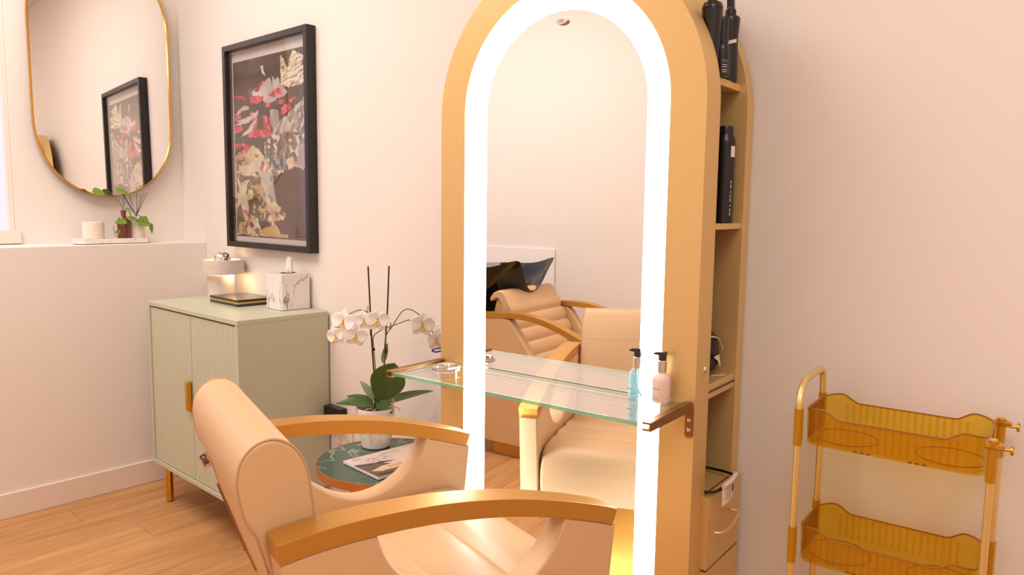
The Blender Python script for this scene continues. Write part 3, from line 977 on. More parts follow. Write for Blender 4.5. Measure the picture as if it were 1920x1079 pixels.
# lamp
lx, ly = -3.395, 1.692
t = thing('table_lamp', 'pale stone drum table lamp glowing at the left end of the cabinet', 'lamp', (lx, ly, CZ1))
bm = B(); cyl(bm, (-0.012, -0.004, 0.055), 0.062, 0.11, 48, bev=0.002); obj('base', bm, M['travertine'], t)
bm = B(); lathe(bm, [(0.080, 0.116), (0.0945, 0.116), (0.096, 0.118), (0.096, 0.180), (0.0945, 0.182), (0.080, 0.182), (0.080, 0.116)], 56); obj('shade', bm, M['travertine'], t)
for k in range(3):
    a = 2 * PI * k / 3 + 0.6
    bm = B(); tube(bm, [(0.045 * math.cos(a), 0.045 * math.sin(a), 0.1085), (0.06 * math.cos(a), 0.06 * math.sin(a), 0.118), (0.0815 * math.cos(a), 0.0815 * math.sin(a), 0.122)], 0.003, 6); obj('spoke', bm, M['chrome'], t)
bm = B(); lathe(bm, [(0, 0.107), (0.014, 0.109), (0.015, 0.135), (0.03, 0.15), (0.037, 0.166), (0.0385, 0.176)], 32); obj('bulb', bm, M['bulb'], t)
bm = B(); lathe(bm, [(0.0385, 0.1762), (0.037, 0.192), (0.03, 0.206), (0.017, 0.2145), (0, 0.217)], 32); obj('mirrored_bulb_cap', bm, M['chrome'], t)
pl = bpy.data.lights.new('lamp_glow', 'POINT'); pl.energy = 0.6; pl.color = (1.0, 0.66, 0.36); pl.shadow_soft_size = 0.012
po = bpy.data.objects.new('lamp_glow', pl); COL.objects.link(po); po.parent = t; po.location = (0.074, 0.02, 0.122)

# book
t = thing('book', 'dark navy hardback with gilt page edges lying beside the stone lamp', 'book', (-3.163, 1.662, CZ1))
bw, bd = 0.256, 0.175
bm = B(); box(bm, (0, 0, 0.0055), (bw, bd, 0.011), 0.0008, 1); obj('cover', bm, M['navy'], t)
bm = B(); box(bm, (0.001, 0.0, 0.0155), (bw - 0.005, bd - 0.005, 0.009)); obj('pages', bm, M['gilt'], t)
bm = B(); box(bm, (0, 0, 0.025), (bw, bd, 0.010), 0.0008, 1); obj('cover', bm, M['navy'], t)

# tissue box
t = thing('tissue_box', 'square white marble-patterned tissue box on the right of the cabinet top', 'tissue box', (-2.862, 1.7165, CZ1), 0.02)
bm = B(); box(bm, (0, 0, 0.0775), (0.122, 0.136, 0.152), 0.0016, 2); obj('box', bm, M['marblebox'], t)
bm = B(); cyl(bm, (0, 0, 0.1541), 0.032, 0.001, 32); obj('opening', bm, M['dark'], t)
bm = B()


def tis(u_, v_):
    x_ = (u_ - 0.5) * 0.056 * (1 - 0.35 * v_)
    return (x_ + 0.004 * math.sin(6 * v_), 0.012 * math.sin(u_ * 9 + 1) * (1 - 0.3 * v_) + 0.01 * v_, 0.150 + 0.074 * v_ * (1 - 0.25 * abs(u_ - 0.35)) + 0.004 * math.sin(14 * u_) * v_)


surf(bm, tis, 22, 10, thick=0.001); obj('tissue', bm, M['tissue'], t)

# ------------------------------------------------------------------ framed art
AX0, AX1, AZ0, AZ1 = -3.468, -2.748, 1.193, 2.134
FD = 0.045
art = thing('framed_art', 'large abstract collage print in deep black frame above the cabinet', 'picture', ((AX0 + AX1) / 2, YB, AZ0), 0.0)
aw, ah = AX1 - AX0, AZ1 - AZ0
FWD = 0.026
for s in (-1, 1):
    bm = B(); box(bm, (s * (aw / 2 - FWD / 2), -FD / 2 - 0.001, ah / 2), (FWD, FD, ah), 0.0012, 1); obj('frame_side', bm, M['frame'], art)
    bm = B(); box(bm, (0, -FD / 2 - 0.001, ah / 2 + s * (ah / 2 - FWD / 2)), (aw - 2 * FWD - 0.0004, FD, FWD), 0.0012, 1); obj('frame_rail', bm, M['frame'], art)
bm = B(); box(bm, (0, -0.008, ah / 2), (aw - 2 * FWD, 0.004, ah - 2 * FWD)); obj('mount', bm, M['mat'], art)
bm = B(); box(bm, (0, -FD + 0.012, ah / 2), (aw - 2 * FWD, 0.002, ah - 2 * FWD)); obj('pane', bm, M['pane'], art)


def colour_grid(name, w_, h_, nx, ny, rgb, mat_, parent, place):
    """flat print: a fine grid with the printed colours stored per vertex"""
    vs, fs = [], []
    for j in range(ny + 1):
        for i in range(nx + 1):
            vs.append(place(i / nx, j / ny))
    for j in range(ny):
        for i in range(nx):
            a = j * (nx + 1) + i
            fs.append((a, a + 1, a + nx + 2, a + nx + 1))
    me = bpy.data.meshes.new(name)
    me.from_pydata(vs, [], fs)
    ca = me.color_attributes.new('Col', 'FLOAT_COLOR', 'POINT')
    v = np.clip(rgb.reshape(-1, 3) / 255.0, 0, 1)
    l = np.where(v <= 0.04045, v / 12.92, ((v + 0.055) / 1.055) ** 2.4)
    ca.data.foreach_set('color', np.concatenate([l, np.ones((len(l), 1))], 1).astype(np.float32).ravel())
    me.materials.append(mat_)
    o = bpy.data.objects.new(name, me)
    COL.objects.link(o)
    o.parent = parent
    return o


def vnoise(x, y, seed):
    xi, yi = np.floor(x).astype(int), np.floor(y).astype(int)
    xf, yf = x - xi, y - yi

    def h(a, b):
        n_ = (a * 374761393 + b * 668265263 + seed * 982451653) & 0x7fffffff
        n_ = ((n_ ^ (n_ >> 13)) * 1274126177) & 0x7fffffff
        return ((n_ ^ (n_ >> 16)) & 0xffff) / 65535.0
    u_ = xf * xf * (3 - 2 * xf); v_ = yf * yf * (3 - 2 * yf)
    return (h(xi, yi) * (1 - u_) + h(xi + 1, yi) * u_) * (1 - v_) + (h(xi, yi + 1) * (1 - u_) + h(xi + 1, yi + 1) * u_) * v_


def fbm(x, y, seed, o=4):
    s, a, t_ = 0, 0.5, 0
    for k in range(o):
        s = s + a * vnoise(x * 2 ** k, y * 2 ** k, seed + k); t_ += a; a *= 0.5
    return s / t_


def inpoly(px, py, poly):
    ins = np.zeros(px.shape, bool)
    j = len(poly) - 1
    for i in range(len(poly)):
        xi, yi = poly[i]; xj, yj = poly[j]
        c = ((yi > py) != (yj > py)) & (px < (xj - xi) * (py - yi) / (yj - yi + 1e-12) + xi)
        ins ^= c
        j = i
    return ins


NX, NY = 300, 400
gx, gy = np.meshgrid(np.linspace(0, 1, NX + 1), np.linspace(0, 1, NY + 1))


def fa(p):
    s_ = (p[0] - 110) / 655.0
    return (s_, (p[1] - (340 - 150 * s_)) / (1639 + 189 * s_))


def fb(p):
    s_ = (p[0] - 108) / 620.0
    return (s_, (p[1] + 663 + 144 * s_) / (1571 + 181 * s_))


wx = gx + 0.022 * (fbm(gx * 26, gy * 34, 3) - 0.5) + 0.012 * (fbm(gx * 80, gy * 100, 9, 2) - 0.5)
wy = gy + 0.018 * (fbm(gx * 26, gy * 34, 5) - 0.5) + 0.009 * (fbm(gx * 80, gy * 100, 11, 2) - 0.5)
bgc = np.array([80, 60, 52.0])
img = bgc + (fbm(gx * 5, gy * 7, 1)[..., None] - 0.5) * np.array([26, 22, 20.0])
img = img + (gy[..., None] > 0.45) * (gx[..., None] > 0.55) * np.array([12, 6, 4.0])


def patch(poly, f, c1, c2, c3=None, sc=(18, 24), seed=1, edge=1.0, cover=1.0, ang=0.0):
    global img
    P = [f(p) for p in poly]
    msk = inpoly(wx * edge + gx * (1 - edge), wy * edge + gy * (1 - edge), P)
    ca_, sa_ = math.cos(ang), math.sin(ang)
    rx, ry = gx * 0.76 * ca_ + gy * sa_, -gx * 0.76 * sa_ + gy * ca_
    n_ = fbm(rx * sc[0], ry * sc[1], seed, 4)
    n_ = np.clip((n_ - 0.5) * 2.6 + 0.5, 0, 1)[..., None]
    col = np.array(c1, float) * (1 - n_) + np.array(c2, float) * n_
    if c3 is not None:
        m3 = (fbm(rx * sc[0] * 1.7, ry * sc[1] * 1.7, seed + 40, 4) > 0.58)[..., None]
        col = np.where(m3, np.array(c3, float), col)
    if cover < 1:
        msk = msk & (fbm(rx * sc[0] * 2, ry * sc[1] * 2, seed + 77, 3) < cover)
    img = np.where(msk[..., None], col, img)


PINK, PINK2 = (206, 62, 84), (178, 46, 66)
CREAM, WHITE, GREY, TAN, BROWN, BLUE = (222, 204, 176), (214, 204, 202), (132, 116, 110), (186, 150, 108), (96, 74, 50), (92, 108, 120)
patch([(270, 300), (370, 290), (375, 375), (330, 440), (220, 500), (260, 430), (260, 370)], fa, BLUE, (100, 96, 100), None, (10, 90), 2, 1, 0.40, -0.3)
patch([(540, 260), (575, 340), (595, 405), (615, 300), (640, 230), (700, 275), (740, 270), (700, 370), (770, 370), (770, 520), (680, 548), (600, 570), (540, 545), (535, 420)], fa, CREAM, (238, 226, 206), (150, 130, 110), (12, 90), 5, 0.7, 1, -0.25)
patch([(560, 330), (600, 400), (680, 290), (660, 380), (570, 420), (545, 400)], fa, BLUE, CREAM, (120, 124, 130), (40, 40), 6, 1, 0.55)
patch([(362, 365), (388, 370), (408, 470), (384, 440)], fa, WHITE, CREAM, None, seed=7)
patch([(245, 590), (290, 560), (280, 640), (250, 680)], fa, (130, 110, 108), (104, 86, 80), None, seed=8)
patch([(280, 610), (330, 565), (390, 505), (450, 488), (462, 560), (470, 460), (492, 500), (512, 470), (540, 540), (590, 610), (540, 660), (470, 665), (400, 700), (350, 660), (290, 660)], fa, WHITE, (178, 158, 158), None, (10, 14), 9)
patch([(305, 600), (335, 560), (372, 512), (390, 520), (372, 560), (330, 608)], fa, PINK, (150, 40, 52), None, seed=10)
patch([(382, 700), (440, 670), (520, 640), (530, 660), (440, 720)], fa, (190, 176, 178), (160, 146, 150), None, seed=12)
for k, pl_ in enumerate([[(268, 660), (380, 640), (392, 672), (330, 722), (270, 712)], [(430, 640), (480, 590), (530, 570), (540, 625), (460, 655)], [(505, 700), (572, 668), (560, 722), (510, 726)],
                         [(530, 745), (605, 715), (612, 772), (542, 832)], [(108, 855), (165, 795), (185, 850), (118, 872)], [(103, 935), (182, 915), (192, 962), (108, 1012)],
                         [(368, 820), (412, 830), (445, 990), (402, 990)], [(235, 1000), (330, 955), (462, 980), (472, 1022), (380, 1032), (238, 1034)], [(430, 850), (462, 830), (475, 925), (442, 930)],
                         [(598, 685), (662, 648), (656, 682), (610, 708)], [(262, 800), (332, 795), (300, 890), (272, 880)], [(290, 880), (330, 840), (320, 960), (285, 1010), (270, 960)], [(110, 635), (230, 665), (225, 690), (110, 655)], [(400, 720), (460, 710), (440, 745), (405, 745)]]):
    patch(pl_, fa, PINK, PINK2, (222, 104, 116), (24, 30), 20 + k)
patch([(270, 730), (330, 720), (350, 780), (450, 768), (545, 728), (500, 690), (560, 740), (520, 780), (430, 800), (360, 850), (330, 800), (260, 770)], fa, (52, 38, 34), (72, 54, 48), None, seed=41)
for k, pl_ in enumerate([[(108, 920), (200, 865), (340, 778), (332, 832), (262, 880), (200, 912)], [(168, 1034), (232, 960), (332, 838), (282, 970), (200, 1024)], [(118, 880), (250, 848), (200, 892)], [(112, 830), (200, 738), (250, 742), (250, 770), (190, 790)], [(215, 970), (290, 920), (270, 980)]]):
    patch(pl_, fa, (216, 206, 200), (190, 176, 168), None, (30, 40), 50 + k)
patch([(460, 950), (560, 850), (620, 780), (680, 712), (716, 690), (720, 612), (770, 585), (770, 1010), (600, 1010), (470, 1060)], fa, (176, 160, 152), (120, 100, 88), (206, 194, 188), (26, 18), 60, 1, 1, 0.6)
patch([(440, 780), (510, 770), (520, 870), (470, 980), (450, 900)], fa, (196, 184, 176), (160, 144, 132), None, (20, 8), 61)
patch([(560, 990), (770, 985), (770, 1100), (480, 1100), (470, 1030)], fa, (120, 98, 84), (160, 142, 132), (92, 72, 60), (40, 10), 62)
# lower half
patch([(400, -20), (735, -20), (735, 262), (668, 292), (625, 262), (560, 300), (470, 355), (420, 330), (380, 200), (365, 90)], fb, (150, 134, 126), (104, 84, 72), (214, 202, 198), (22, 22), 63, 1, 1, 0.9)
patch([(640, 90), (735, 40), (735, 262), (668, 292), (625, 250)], fb, (190, 174, 168), (160, 142, 136), None, (14, 14), 64)
patch([(385, 145), (470, 180), (548, 200), (540, 280), (470, 305), (430, 250)], fb, (74, 84, 94), (100, 110, 118), (160, 156, 156), (24, 24), 65)
patch([(540, 200), (600, 180), (620, 265), (560, 280)], fb, TAN, CREAM, None, seed=66)
patch([(102, 175), (220, 130), (262, 75), (322, 108), (382, 205), (430, 330), (438, 412), (458, 600), (528, 690), (512, 752), (428, 770), (492, 872), (550, 888), (545, 922), (102, 892)], fb, CREAM, TAN, (120, 92, 62), (14, 16), 67, 1, 1, 0.5)
patch([(104, 62), (182, 58), (248, 70), (212, 150), (106, 162)], fb, PINK, PINK2, (224, 150, 150), seed=68)
patch([(104, 132), (180, 80), (192, 112), (130, 160), (104, 158)], fb, (36, 26, 24), (54, 40, 36), None, seed=69)
patch([(104, 180), (180, 175), (200, 250), (106, 270)], fb, (160, 70, 70), (190, 150, 120), (110, 60, 50), seed=70)
patch([(180, 275), (300, 215), (402, 275), (425, 335), (300, 312), (120, 330)], fb, (226, 214, 204), (206, 190, 176), (190, 110, 104), (16, 10), 71)
patch([(150, 350), (322, 352), (300, 440), (210, 440), (160, 400)], fb, BROWN, (128, 104, 76), (150, 132, 104), seed=72)
patch([(322, 290), (420, 330), (438, 412), (455, 590), (380, 600), (330, 420)], fb, (176, 166, 156), (200, 186, 170), (128, 124, 126), (40, 8), 73)
patch([(340, 400), (362, 405), (412, 612), (384, 612)], fb, (222, 206, 200), (210, 180, 176), None, seed=74)
patch([(215, 575), (330, 535), (392, 650), (300, 742), (222, 700)], fb, BROWN, (70, 54, 40), (190, 160, 116), (18, 22), 75)
patch([(105, 700), (150, 600), (180, 780), (106, 790)], fb, (110, 82, 60), (140, 90, 76), None, seed=76)
patch([(300, 742), (412, 765), (412, 882), (322, 862)], fb, (104, 88, 74), (70, 58, 52), (160, 138, 110), seed=77)
patch([(112, 335), (142, 400), (170, 520), (245, 892), (208, 892), (150, 560)], fb, (222, 208, 200), (204, 186, 176), (190, 120, 120), (10, 20), 78)
patch([(182, 402), (236, 390), (208, 440)], fb, (216, 206, 196), (196, 182, 170), None, seed=79)
patch([(320, 850), (430, 800), (470, 880), (545, 890), (540, 918), (310, 890)], fb, (204, 168, 110), (186, 150, 96), None, seed=80)
patch([(480, 520), (700, 540), (720, 620), (560, 580)], fb, (150, 70, 58), (130, 70, 58), None, (40, 60), 81, 1, 0.33)
patch([(560, 860), (720, 850), (720, 900), (600, 900)], fb, (140, 60, 50), (120, 66, 56), None, (40, 60), 82, 1, 0.30)
pw, ph_ = aw - 2 * FWD - 0.020, ah - 2 * FWD - 0.072
pz0 = FWD + 0.024
colour_grid('print', pw, ph_, NX, NY, img, M['art'], art, lambda a, b: (-pw / 2 + a * pw + 0.001, -0.0112, pz0 + ph_ * (1 - b)))

# ------------------------------------------------------------------ wall mirror on the left wall
mw, mz0, mz1 = 0.316, 1.424, 2.62
mcy = 1.4175
mt = thing('wall_mirror', 'tall rounded wall mirror with thin gold frame above the ledge', 'mirror', (XW + 0.032, mcy, mz0))
mt.rotation_euler = (0, -0.020, -0.033)
mh = (mz1 - mz0) / 2


def pill(hw_, hh_, n_=28, e=2.0):
    # vertical stadium with slightly flattened ends
    k = hw_ * 1.18
    pts = []
    for sgn in (1, -1):
        for i in range(n_ + 1):
            a = PI * i / n_
            xx, zz = math.cos(a), math.sin(a)
            if sgn < 0: xx = -xx
            pts.append((hw_ * math.copysign(abs(xx) ** 0.94, xx), sgn * (hh_ - k + k * abs(zz) ** 0.94)))
    return pts


po_, pi_ = pill(mw, mh), pill(mw - 0.007, mh - 0.007)
bm = B(); ring_prism(bm, [(p[0], p[1] + mh) for p in po_], [(p[0], p[1] + mh) for p in pi_], 'x', 0.002, 0.024); obj('frame', bm, M['brass'], mt, sharp=40)
bm = B(); prism(bm, [(p[0], p[1] + mh) for p in pill(mw - 0.0065, mh - 0.0065)], 'x', 0.004, 0.016); obj('mirror', bm, M['mirror'], mt, sharp=40)

# ------------------------------------------------------------------ things on the ledge
TX = -3.905
t = thing('tray', 'long white marble tray on the ledge under the wall mirror', 'tray', (TX, 1.387, ZL))
bm = B()
tw, tl = 0.062, 0.172
octp = [(-tw, -tl + 0.03), (-tw + 0.03, -tl), (tw - 0.03, -tl), (tw, -tl + 0.03), (tw, tl - 0.03), (tw - 0.03, tl), (-tw + 0.03, tl), (-tw, tl - 0.03)]
prism(bm, octp, 'z', 0.003, 0.026, 0.002, 2); obj('tray_slab', bm, M['tray'], t)
for s in (-1, 1):
    bm = B(); box(bm, (0, s * 0.11, 0.0015), (0.08, 0.05, 0.003)); obj('tray_foot', bm, M['black'], t)
ZT = ZL + 0.026
t = thing('candle_jar', 'plain cream candle jar at the left end of the marble tray', 'candle', (TX, 1.303, ZT))
bm = B(); lathe(bm, [(0, 0), (0.046, 0), (0.048, 0.002), (0.048, 0.078), (0.0465, 0.080), (0.0435, 0.079), (0.043, 0.062), (0, 0.062)], 40); obj('jar', bm, M['ceramic'], t)
bm = B(); lathe(bm, [(0, 0.062), (0.0428, 0.0625), (0.0428, 0.066), (0, 0.066)], 32); obj('wax', bm, M['tissue'], t)
bm = B(); tube(bm, [(0, 0, 0.066), (0, 0, 0.074)], 0.0012, 6); obj('wick', bm, M['reed'], t)
t = thing('reed_diffuser', 'cream diffuser pot with dark reeds at the right end of the tray', 'diffuser', (TX - 0.004, 1.506, ZT))
bm = B(); lathe(bm, [(0, 0), (0.037, 0), (0.038, 0.002), (0.038, 0.085), (0.034, 0.095), (0.018, 0.101), (0.017, 0.104), (0.0125, 0.104), (0.0125, 0.09), (0, 0.09)], 36); obj('diffuser_pot', bm, M['ceramic'], t)
for dy, dx, tz in ((-0.070, 0.01, 0.222), (-0.052, -0.012, 0.214), (-0.035, 0.014, 0.212), (0.010, -0.01, 0.222), (0.022, 0.012, 0.216), (0.046, -0.012, 0.222), (0.054, 0.006, 0.224)):
    bm = B(); tube(bm, [(-dx * 0.3, -dy * 0.12, 0.092), (dx, dy, tz)], 0.0013, 6); obj('reed', bm, M['reed'], t)
t = thing('bottle_vase', 'brown glass bottle holding trailing pothos cuttings on the marble tray', 'vase', (TX + 0.008, 1.441, ZT))
bm = B(); lathe(bm, [(0, 0), (0.029, 0), (0.031, 0.003), (0.031, 0.078), (0.028, 0.092), (0.016, 0.102), (0.0115, 0.108), (0.0115, 0.124), (0.0132, 0.125), (0.0132, 0.134), (0.010, 0.135), (0.0095, 0.11), (0, 0.11)], 32); obj('bottle', bm, M['amber'], t)


def leaf_sheet(bm, base, direction, up, length, width, curl=0.2, fold=0.12, heart=0.25, thick=0.0006, nu=10, nv=8, pw=None):
    d = Vector(direction).normalized(); up = Vector(up); up = (up - d * up.dot(d)).normalized(); s_ = d.cross(up); base = Vector(base)

    def fn(a, b):
        wv = width * (math.sin(PI * min(1, a ** (pw or (0.75 - heart * 0.5)))) ** 0.75) * (1 - 0.0 * a) if 0 < a < 1 else 0.0
        y_ = (b - 0.5) * 2
        return tuple(base + d * (a * length - heart * length * 0.25 * (abs(y_) ** 1.5) * (1 - a)) + s_ * y_ * wv + up * (-curl * length * a * a + fold * abs(y_) * wv))
    return surf(bm, fn, nu, nv, thick=thick)


vines = [
    [(0, 0, 0.12), (0.0, 0.004, 0.16), (0.008, 0.0, 0.19), (0.012, 0.012, 0.222)],
    [(0, 0, 0.12), (0.012, 0.012, 0.146), (0.026, 0.020, 0.135), (0.032, 0.02, 0.09), (0.036, -0.01, 0.045), (0.04, -0.03, 0.022), (0.04, -0.046, 0.008), (0.04, -0.056, 0.012), (0.04, -0.062, 0.04), (0.038, -0.062, 0.062)],
    [(0, 0, 0.12), (0.012, 0.016, 0.146), (0.026, 0.034, 0.13), (0.036, 0.052, 0.112), (0.042, 0.08, 0.104), (0.044, 0.094, 0.10)],
    [(0, 0, 0.12), (0.02, 0.01, 0.14), (0.034, 0.022, 0.11), (0.042, 0.04, 0.088), (0.05, 0.07, 0.068)],
    [(0, 0, 0.12), (-0.006, -0.01, 0.17), (0.0, -0.05, 0.2), (0.004, -0.085, 0.215)],
]
for vn in vines:
    bm = B(); tube(bm, smooth_path(vn, 5), 0.0016, 6); obj('stem', bm, M['stem'], t)
for bpt, d_, up_, L_, W_ in [
    ((0.012, -0.03, 0.232), (0.2, 1.0, -0.28), (0.8, 0, 1), 0.062, 0.021), ((0.004, -0.134, 0.224), (0.2, 1.0, -0.10), (0.9, 0, 0.9), 0.052, 0.024),
    ((0.04, -0.005, 0.082), (0.2, -1.0, -0.06), (1, 0, 0.8), 0.056, 0.018), ((0.036, 0.006, 0.096), (0.2, 1.0, -0.05), (0.9, 0, 1), 0.058, 0.016),
    ((0.046, 0.05, 0.084), (0.3, 1.0, -0.30), (1, 0, 0.5), 0.062, 0.027), ((0.044, 0.074, 0.104), (0.2, 0.55, -0.8), (1, 0.2, 0.2), 0.045, 0.015), ((0.05, 0.108, 0.07), (0.1, 0.1, -1), (1, 0, 0), 0.05, 0.010), ((0.04, -0.05, 0.026), (0.3, 0.35, 0.5), (1, 0, 0), 0.025, 0.010)]:
    bm = B(); leaf_sheet(bm, bpt, d_, up_, L_, W_, 0.12, 0.25, 0.35); obj('leaf', bm, M['pothos'], t)

# ------------------------------------------------------------------ side table, magazine, orchid
TCX, TCY, TZ, TR = -1.962, 1.541, 0.540, 0.236
t = thing('side_table', 'round green marble side table with copper rim and slim legs beside the cabinet', 'table', (TCX, TCY, 0))
bm = B(); cyl(bm, (0, 0, TZ - 0.009), TR - 0.004, 0.018, 72); obj('table_top', bm, M['green'], t, sharp=50)
bm = B(); lathe(bm, [(TR - 0.0038, TZ - 0.001), (TR - 0.0038, TZ + 0.0008), (TR, TZ + 0.0008), (TR, TZ - 0.026), (TR - 0.0038, TZ - 0.026), (TR - 0.0038, TZ - 0.001)], 72); obj('rim', bm, M['copper'], t)
for k in range(3):
    a = 2 * PI * k / 3 + 3.5
    for s in (-0.1, 0.1):
        bm = B(); tube(bm, [(0.19 * math.cos(a + s * 2), 0.19 * math.sin(a + s * 2), TZ - 0.02), (0.045 * math.cos(a + 1.6 + s), 0.045 * math.sin(a + 1.6 + s), TZ * 0.45), (0.17 * math.cos(a + 3.0 + s), 0.17 * math.sin(a + 3.0 + s), 0.004)], 0.0045, 8); obj('leg', bm, M['copper'], t)

mg_c = Vector((-1.9205, 1.5475, TZ))
mgx = Vector((0.209, -0.013, 0)).normalized()
t = thing('magazine', 'fashion magazine lying on the green marble table', 'magazine', (mg_c.x, mg_c.y, TZ + 0.0012), math.atan2(mgx.y, mgx.x))
bm = B(); box(bm, (0, 0, 0.0045), (0.208, 0.286, 0.0086), 0.0008, 1); obj('pages', bm, M['paper'], t)
# cover print: local x to the right (bottom edge of the cover faces -y ... the masthead runs along the left edge)
mx_, my_ = np.meshgrid(np.linspace(0, 1, 121), np.linspace(0, 1, 161))   # my 0 = far end, 1 = near end
mi = np.zeros(mx_.shape + (3,)) + np.array([226, 206, 192.0])
mi += (fbm(mx_ * 4, my_ * 6, 3)[..., None] - 0.5) * 12


def mpatch(poly, c):
    global mi
    m_ = inpoly(mx_ + 0.01 * (fbm(mx_ * 20, my_ * 20, 8) - 0.5), my_ + 0.01 * (fbm(mx_ * 20, my_ * 20, 9) - 0.5), poly)
    cc = np.array(c, float) + (fbm(mx_ * 9, my_ * 14, 15)[..., None] - 0.5) * 36
    mi = np.where(m_[..., None], cc, mi)


mpatch([(0.30, 1.0), (0.42, 0.74), (0.62, 0.62), (0.60, 0.3), (0.74, 0.2), (1.0, 0.1), (1.0, 1.0)], (104, 82, 76))
mpatch([(0.30, 1.0), (0.45, 0.80), (0.40, 0.70), (0.52, 0.50), (0.48, 0.80), (0.42, 0.98)], (52, 54, 72))
mpatch([(0.70, 0.95), (0.60, 0.75), (0.62, 0.55), (0.60, 0.35), (0.70, 0.22), (0.80, 0.15), (0.84, 0.42), (0.80, 0.62), (0.80, 0.86)], (232, 206, 168))
mpatch([(0.66, 0.70), (0.70, 0.45), (0.76, 0.30), (0.76, 0.5), (0.72, 0.72)], (206, 166, 112))
mpatch([(0.86, 0.5), (1.0, 0.35), (1.0, 0.72), (0.92, 0.80)], (214, 192, 176))
mpatch([(0.88, 0.97), (0.97, 0.90), (0.99, 0.3), (0.95, 0.3)], (60, 44, 42))
for k in range(3):
    m_ = (np.abs(mx_ - (0.20 + 0.07 * k)) < 0.022) & (my_ > 0.52) & (my_ < 0.84 - 0.04 * k) & (fbm(mx_ * 60, my_ * 40, 30 + k) > 0.55)
    mi = np.where(m_[..., None], np.array([120, 104, 120.0]), mi)
for k in range(4):
    m_ = (np.abs(mx_ - (0.10 + 0.035 * k)) < 0.008) & (my_ > 0.30) & (my_ < 0.58 - 0.05 * (k % 2)) & (fbm(mx_ * 90, my_ * 70, 50 + k) > 0.48)
    mi = np.where(m_[..., None], np.array([140, 124, 126.0]), mi)
m_ = (mx_ > 0.05) & (mx_ < 0.14) & (my_ > 0.80) & (my_ < 0.92) & ((np.floor(my_ * 130) % 2) > 0)
mi = np.where(m_[..., None], np.array([150, 134, 134.0]), mi)
colour_grid('cover', 1, 1, 120, 160, mi, M['mag'], t, lambda a, b: (-0.1035 + 0.207 * a, 0.1425 - 0.285 * b, 0.0091))

OC = Vector((-2.105, 1.602, TZ))
t = thing('potted_orchid', 'white orchid in a white patterned pot on the green marble table', 'plant', (OC.x, OC.y, TZ + 0.001), math.atan2(0.672, 0.740))
# local x = to the right in the picture, local y = away from the viewer
bm = B(); lathe(bm, [(0, 0.0), (0.045, 0.0), (0.050, 0.004), (0.058, 0.05), (0.0655, 0.10), (0.068, 0.118), (0.0685, 0.142), (0.067, 0.145), (0.064, 0.143), (0.062, 0.115), (0, 0.115)], 48); pot = obj('pot', bm, M['pot'], t)
bm = B()
for k in range(10):
    a0 = 2 * PI * k / 10 + 0.16
    for q in range(5):
        rr = 0.0545 + 0.0105 * (q / 4)
        zz = 0.03 + 0.05 * q / 4
        if q % 2 == 0:
            for s in (-1, 1):
                tube(bm, [((rr + 0.0002) * math.cos(a0 + s * 0.05), (rr + 0.0002) * math.sin(a0 + s * 0.05), zz), ((rr + 0.0025) * math.cos(a0 - s * 0.12), (rr + 0.0025) * math.sin(a0 - s * 0.12), zz + 0.011)], 0.0012, 5)
obj('pot_relief', bm, M['relief'], pot)['kind'] = 'stuff'
bm = B(); lathe(bm, [(0.0625, 0.116), (0.05, 0.121), (0.02, 0.126), (0, 0.127)], 24); obj('bark', bm, M['soil'], pot)
# leaves: (base, dir, up, L, W, curl)
for nm, bpt, d_, up_, L_, W_, cu_, mm in [
    ('leaf', (0.02, 0.01, 0.15), (0.9, 0.1, 0.40), (0, -0.5, 1), 0.185, 0.020, 0.22, 'leaf'),
    ('leaf', (-0.006, -0.01, 0.15), (-0.75, -0.25, 0.45), (0, -0.55, 1), 0.115, 0.026, 0.60, 'leaf'),
    ('leaf', (-0.01, 0.0, 0.15), (-0.75, 0.1, 0.55), (0, -0.5, 1), 0.10, 0.020, 0.55, 'leaf'),
    ('leaf', (-0.002, 0.01, 0.16), (-0.55, 0.2, 0.9), (0, -0.5, 1), 0.095, 0.016, 0.35, 'leafunder'),
    ('leaf', (0.012, -0.02, 0.165), (0.6, -0.2, -0.32), (0, -0.7, 1), 0.065, 0.026, 0.1, 'leaf'),
    ('leaf', (0.024, 0.01, 0.30), (0.28, 0.1, 1.0), (-0.4, -1, 0), 0.075, 0.012, -0.1, 'leafunder')]:
    bm = B(); leaf_sheet(bm, bpt, d_, up_, L_, W_, cu_, 0.16, 0.0, 0.0012, 14, 8); obj(nm, bm, M[mm], t)
bm = B(); leaf_sheet(bm, (0.010, -0.006, 0.15), (0.34, -0.05, 0.86), (0.25, -1.0, 0.1), 0.165, 0.062, 0.06, 0.10, 0.0, 0.0014, 16, 10, 1.35); obj('leaf', bm, M['leaf'], t)
for pts in ([(-0.004, 0, 0.12), (-0.002, 0.0, 0.21), (-0.012, 0, 0.38), (-0.023, 0.0, 0.646)], [(0.024, 0.01, 0.12), (0.03, 0.01, 0.30), (0.042, 0.012, 0.50), (0.048, 0.012, 0.647)]):
    bm = B(); tube(bm, smooth_path(pts, 6), 0.0028, 8); obj('stake', bm, M['stake'], t)
for c_ in ((-0.006, -0.003, 0.352), (0.034, 0.006, 0.345)):
    bm = B(); box(bm, c_, (0.012, 0.008, 0.010), 0.002, 1); obj('clip', bm, M['black'], t)
stemA = [(0.004, -0.004, 0.12), (0.002, -0.004, 0.26), (-0.006, -0.004, 0.37), (-0.004, -0.005, 0.40), (0.02, -0.007, 0.42), (0.06, -0.007, 0.437), (0.112, -0.005, 0.457), (0.125, -0.005, 0.458)]
stemB = [(0.02, 0.004, 0.12), (0.03, 0.004, 0.30), (0.036, 0.0, 0.39), (0.052, -0.005, 0.425), (0.056, -0.005, 0.448)]
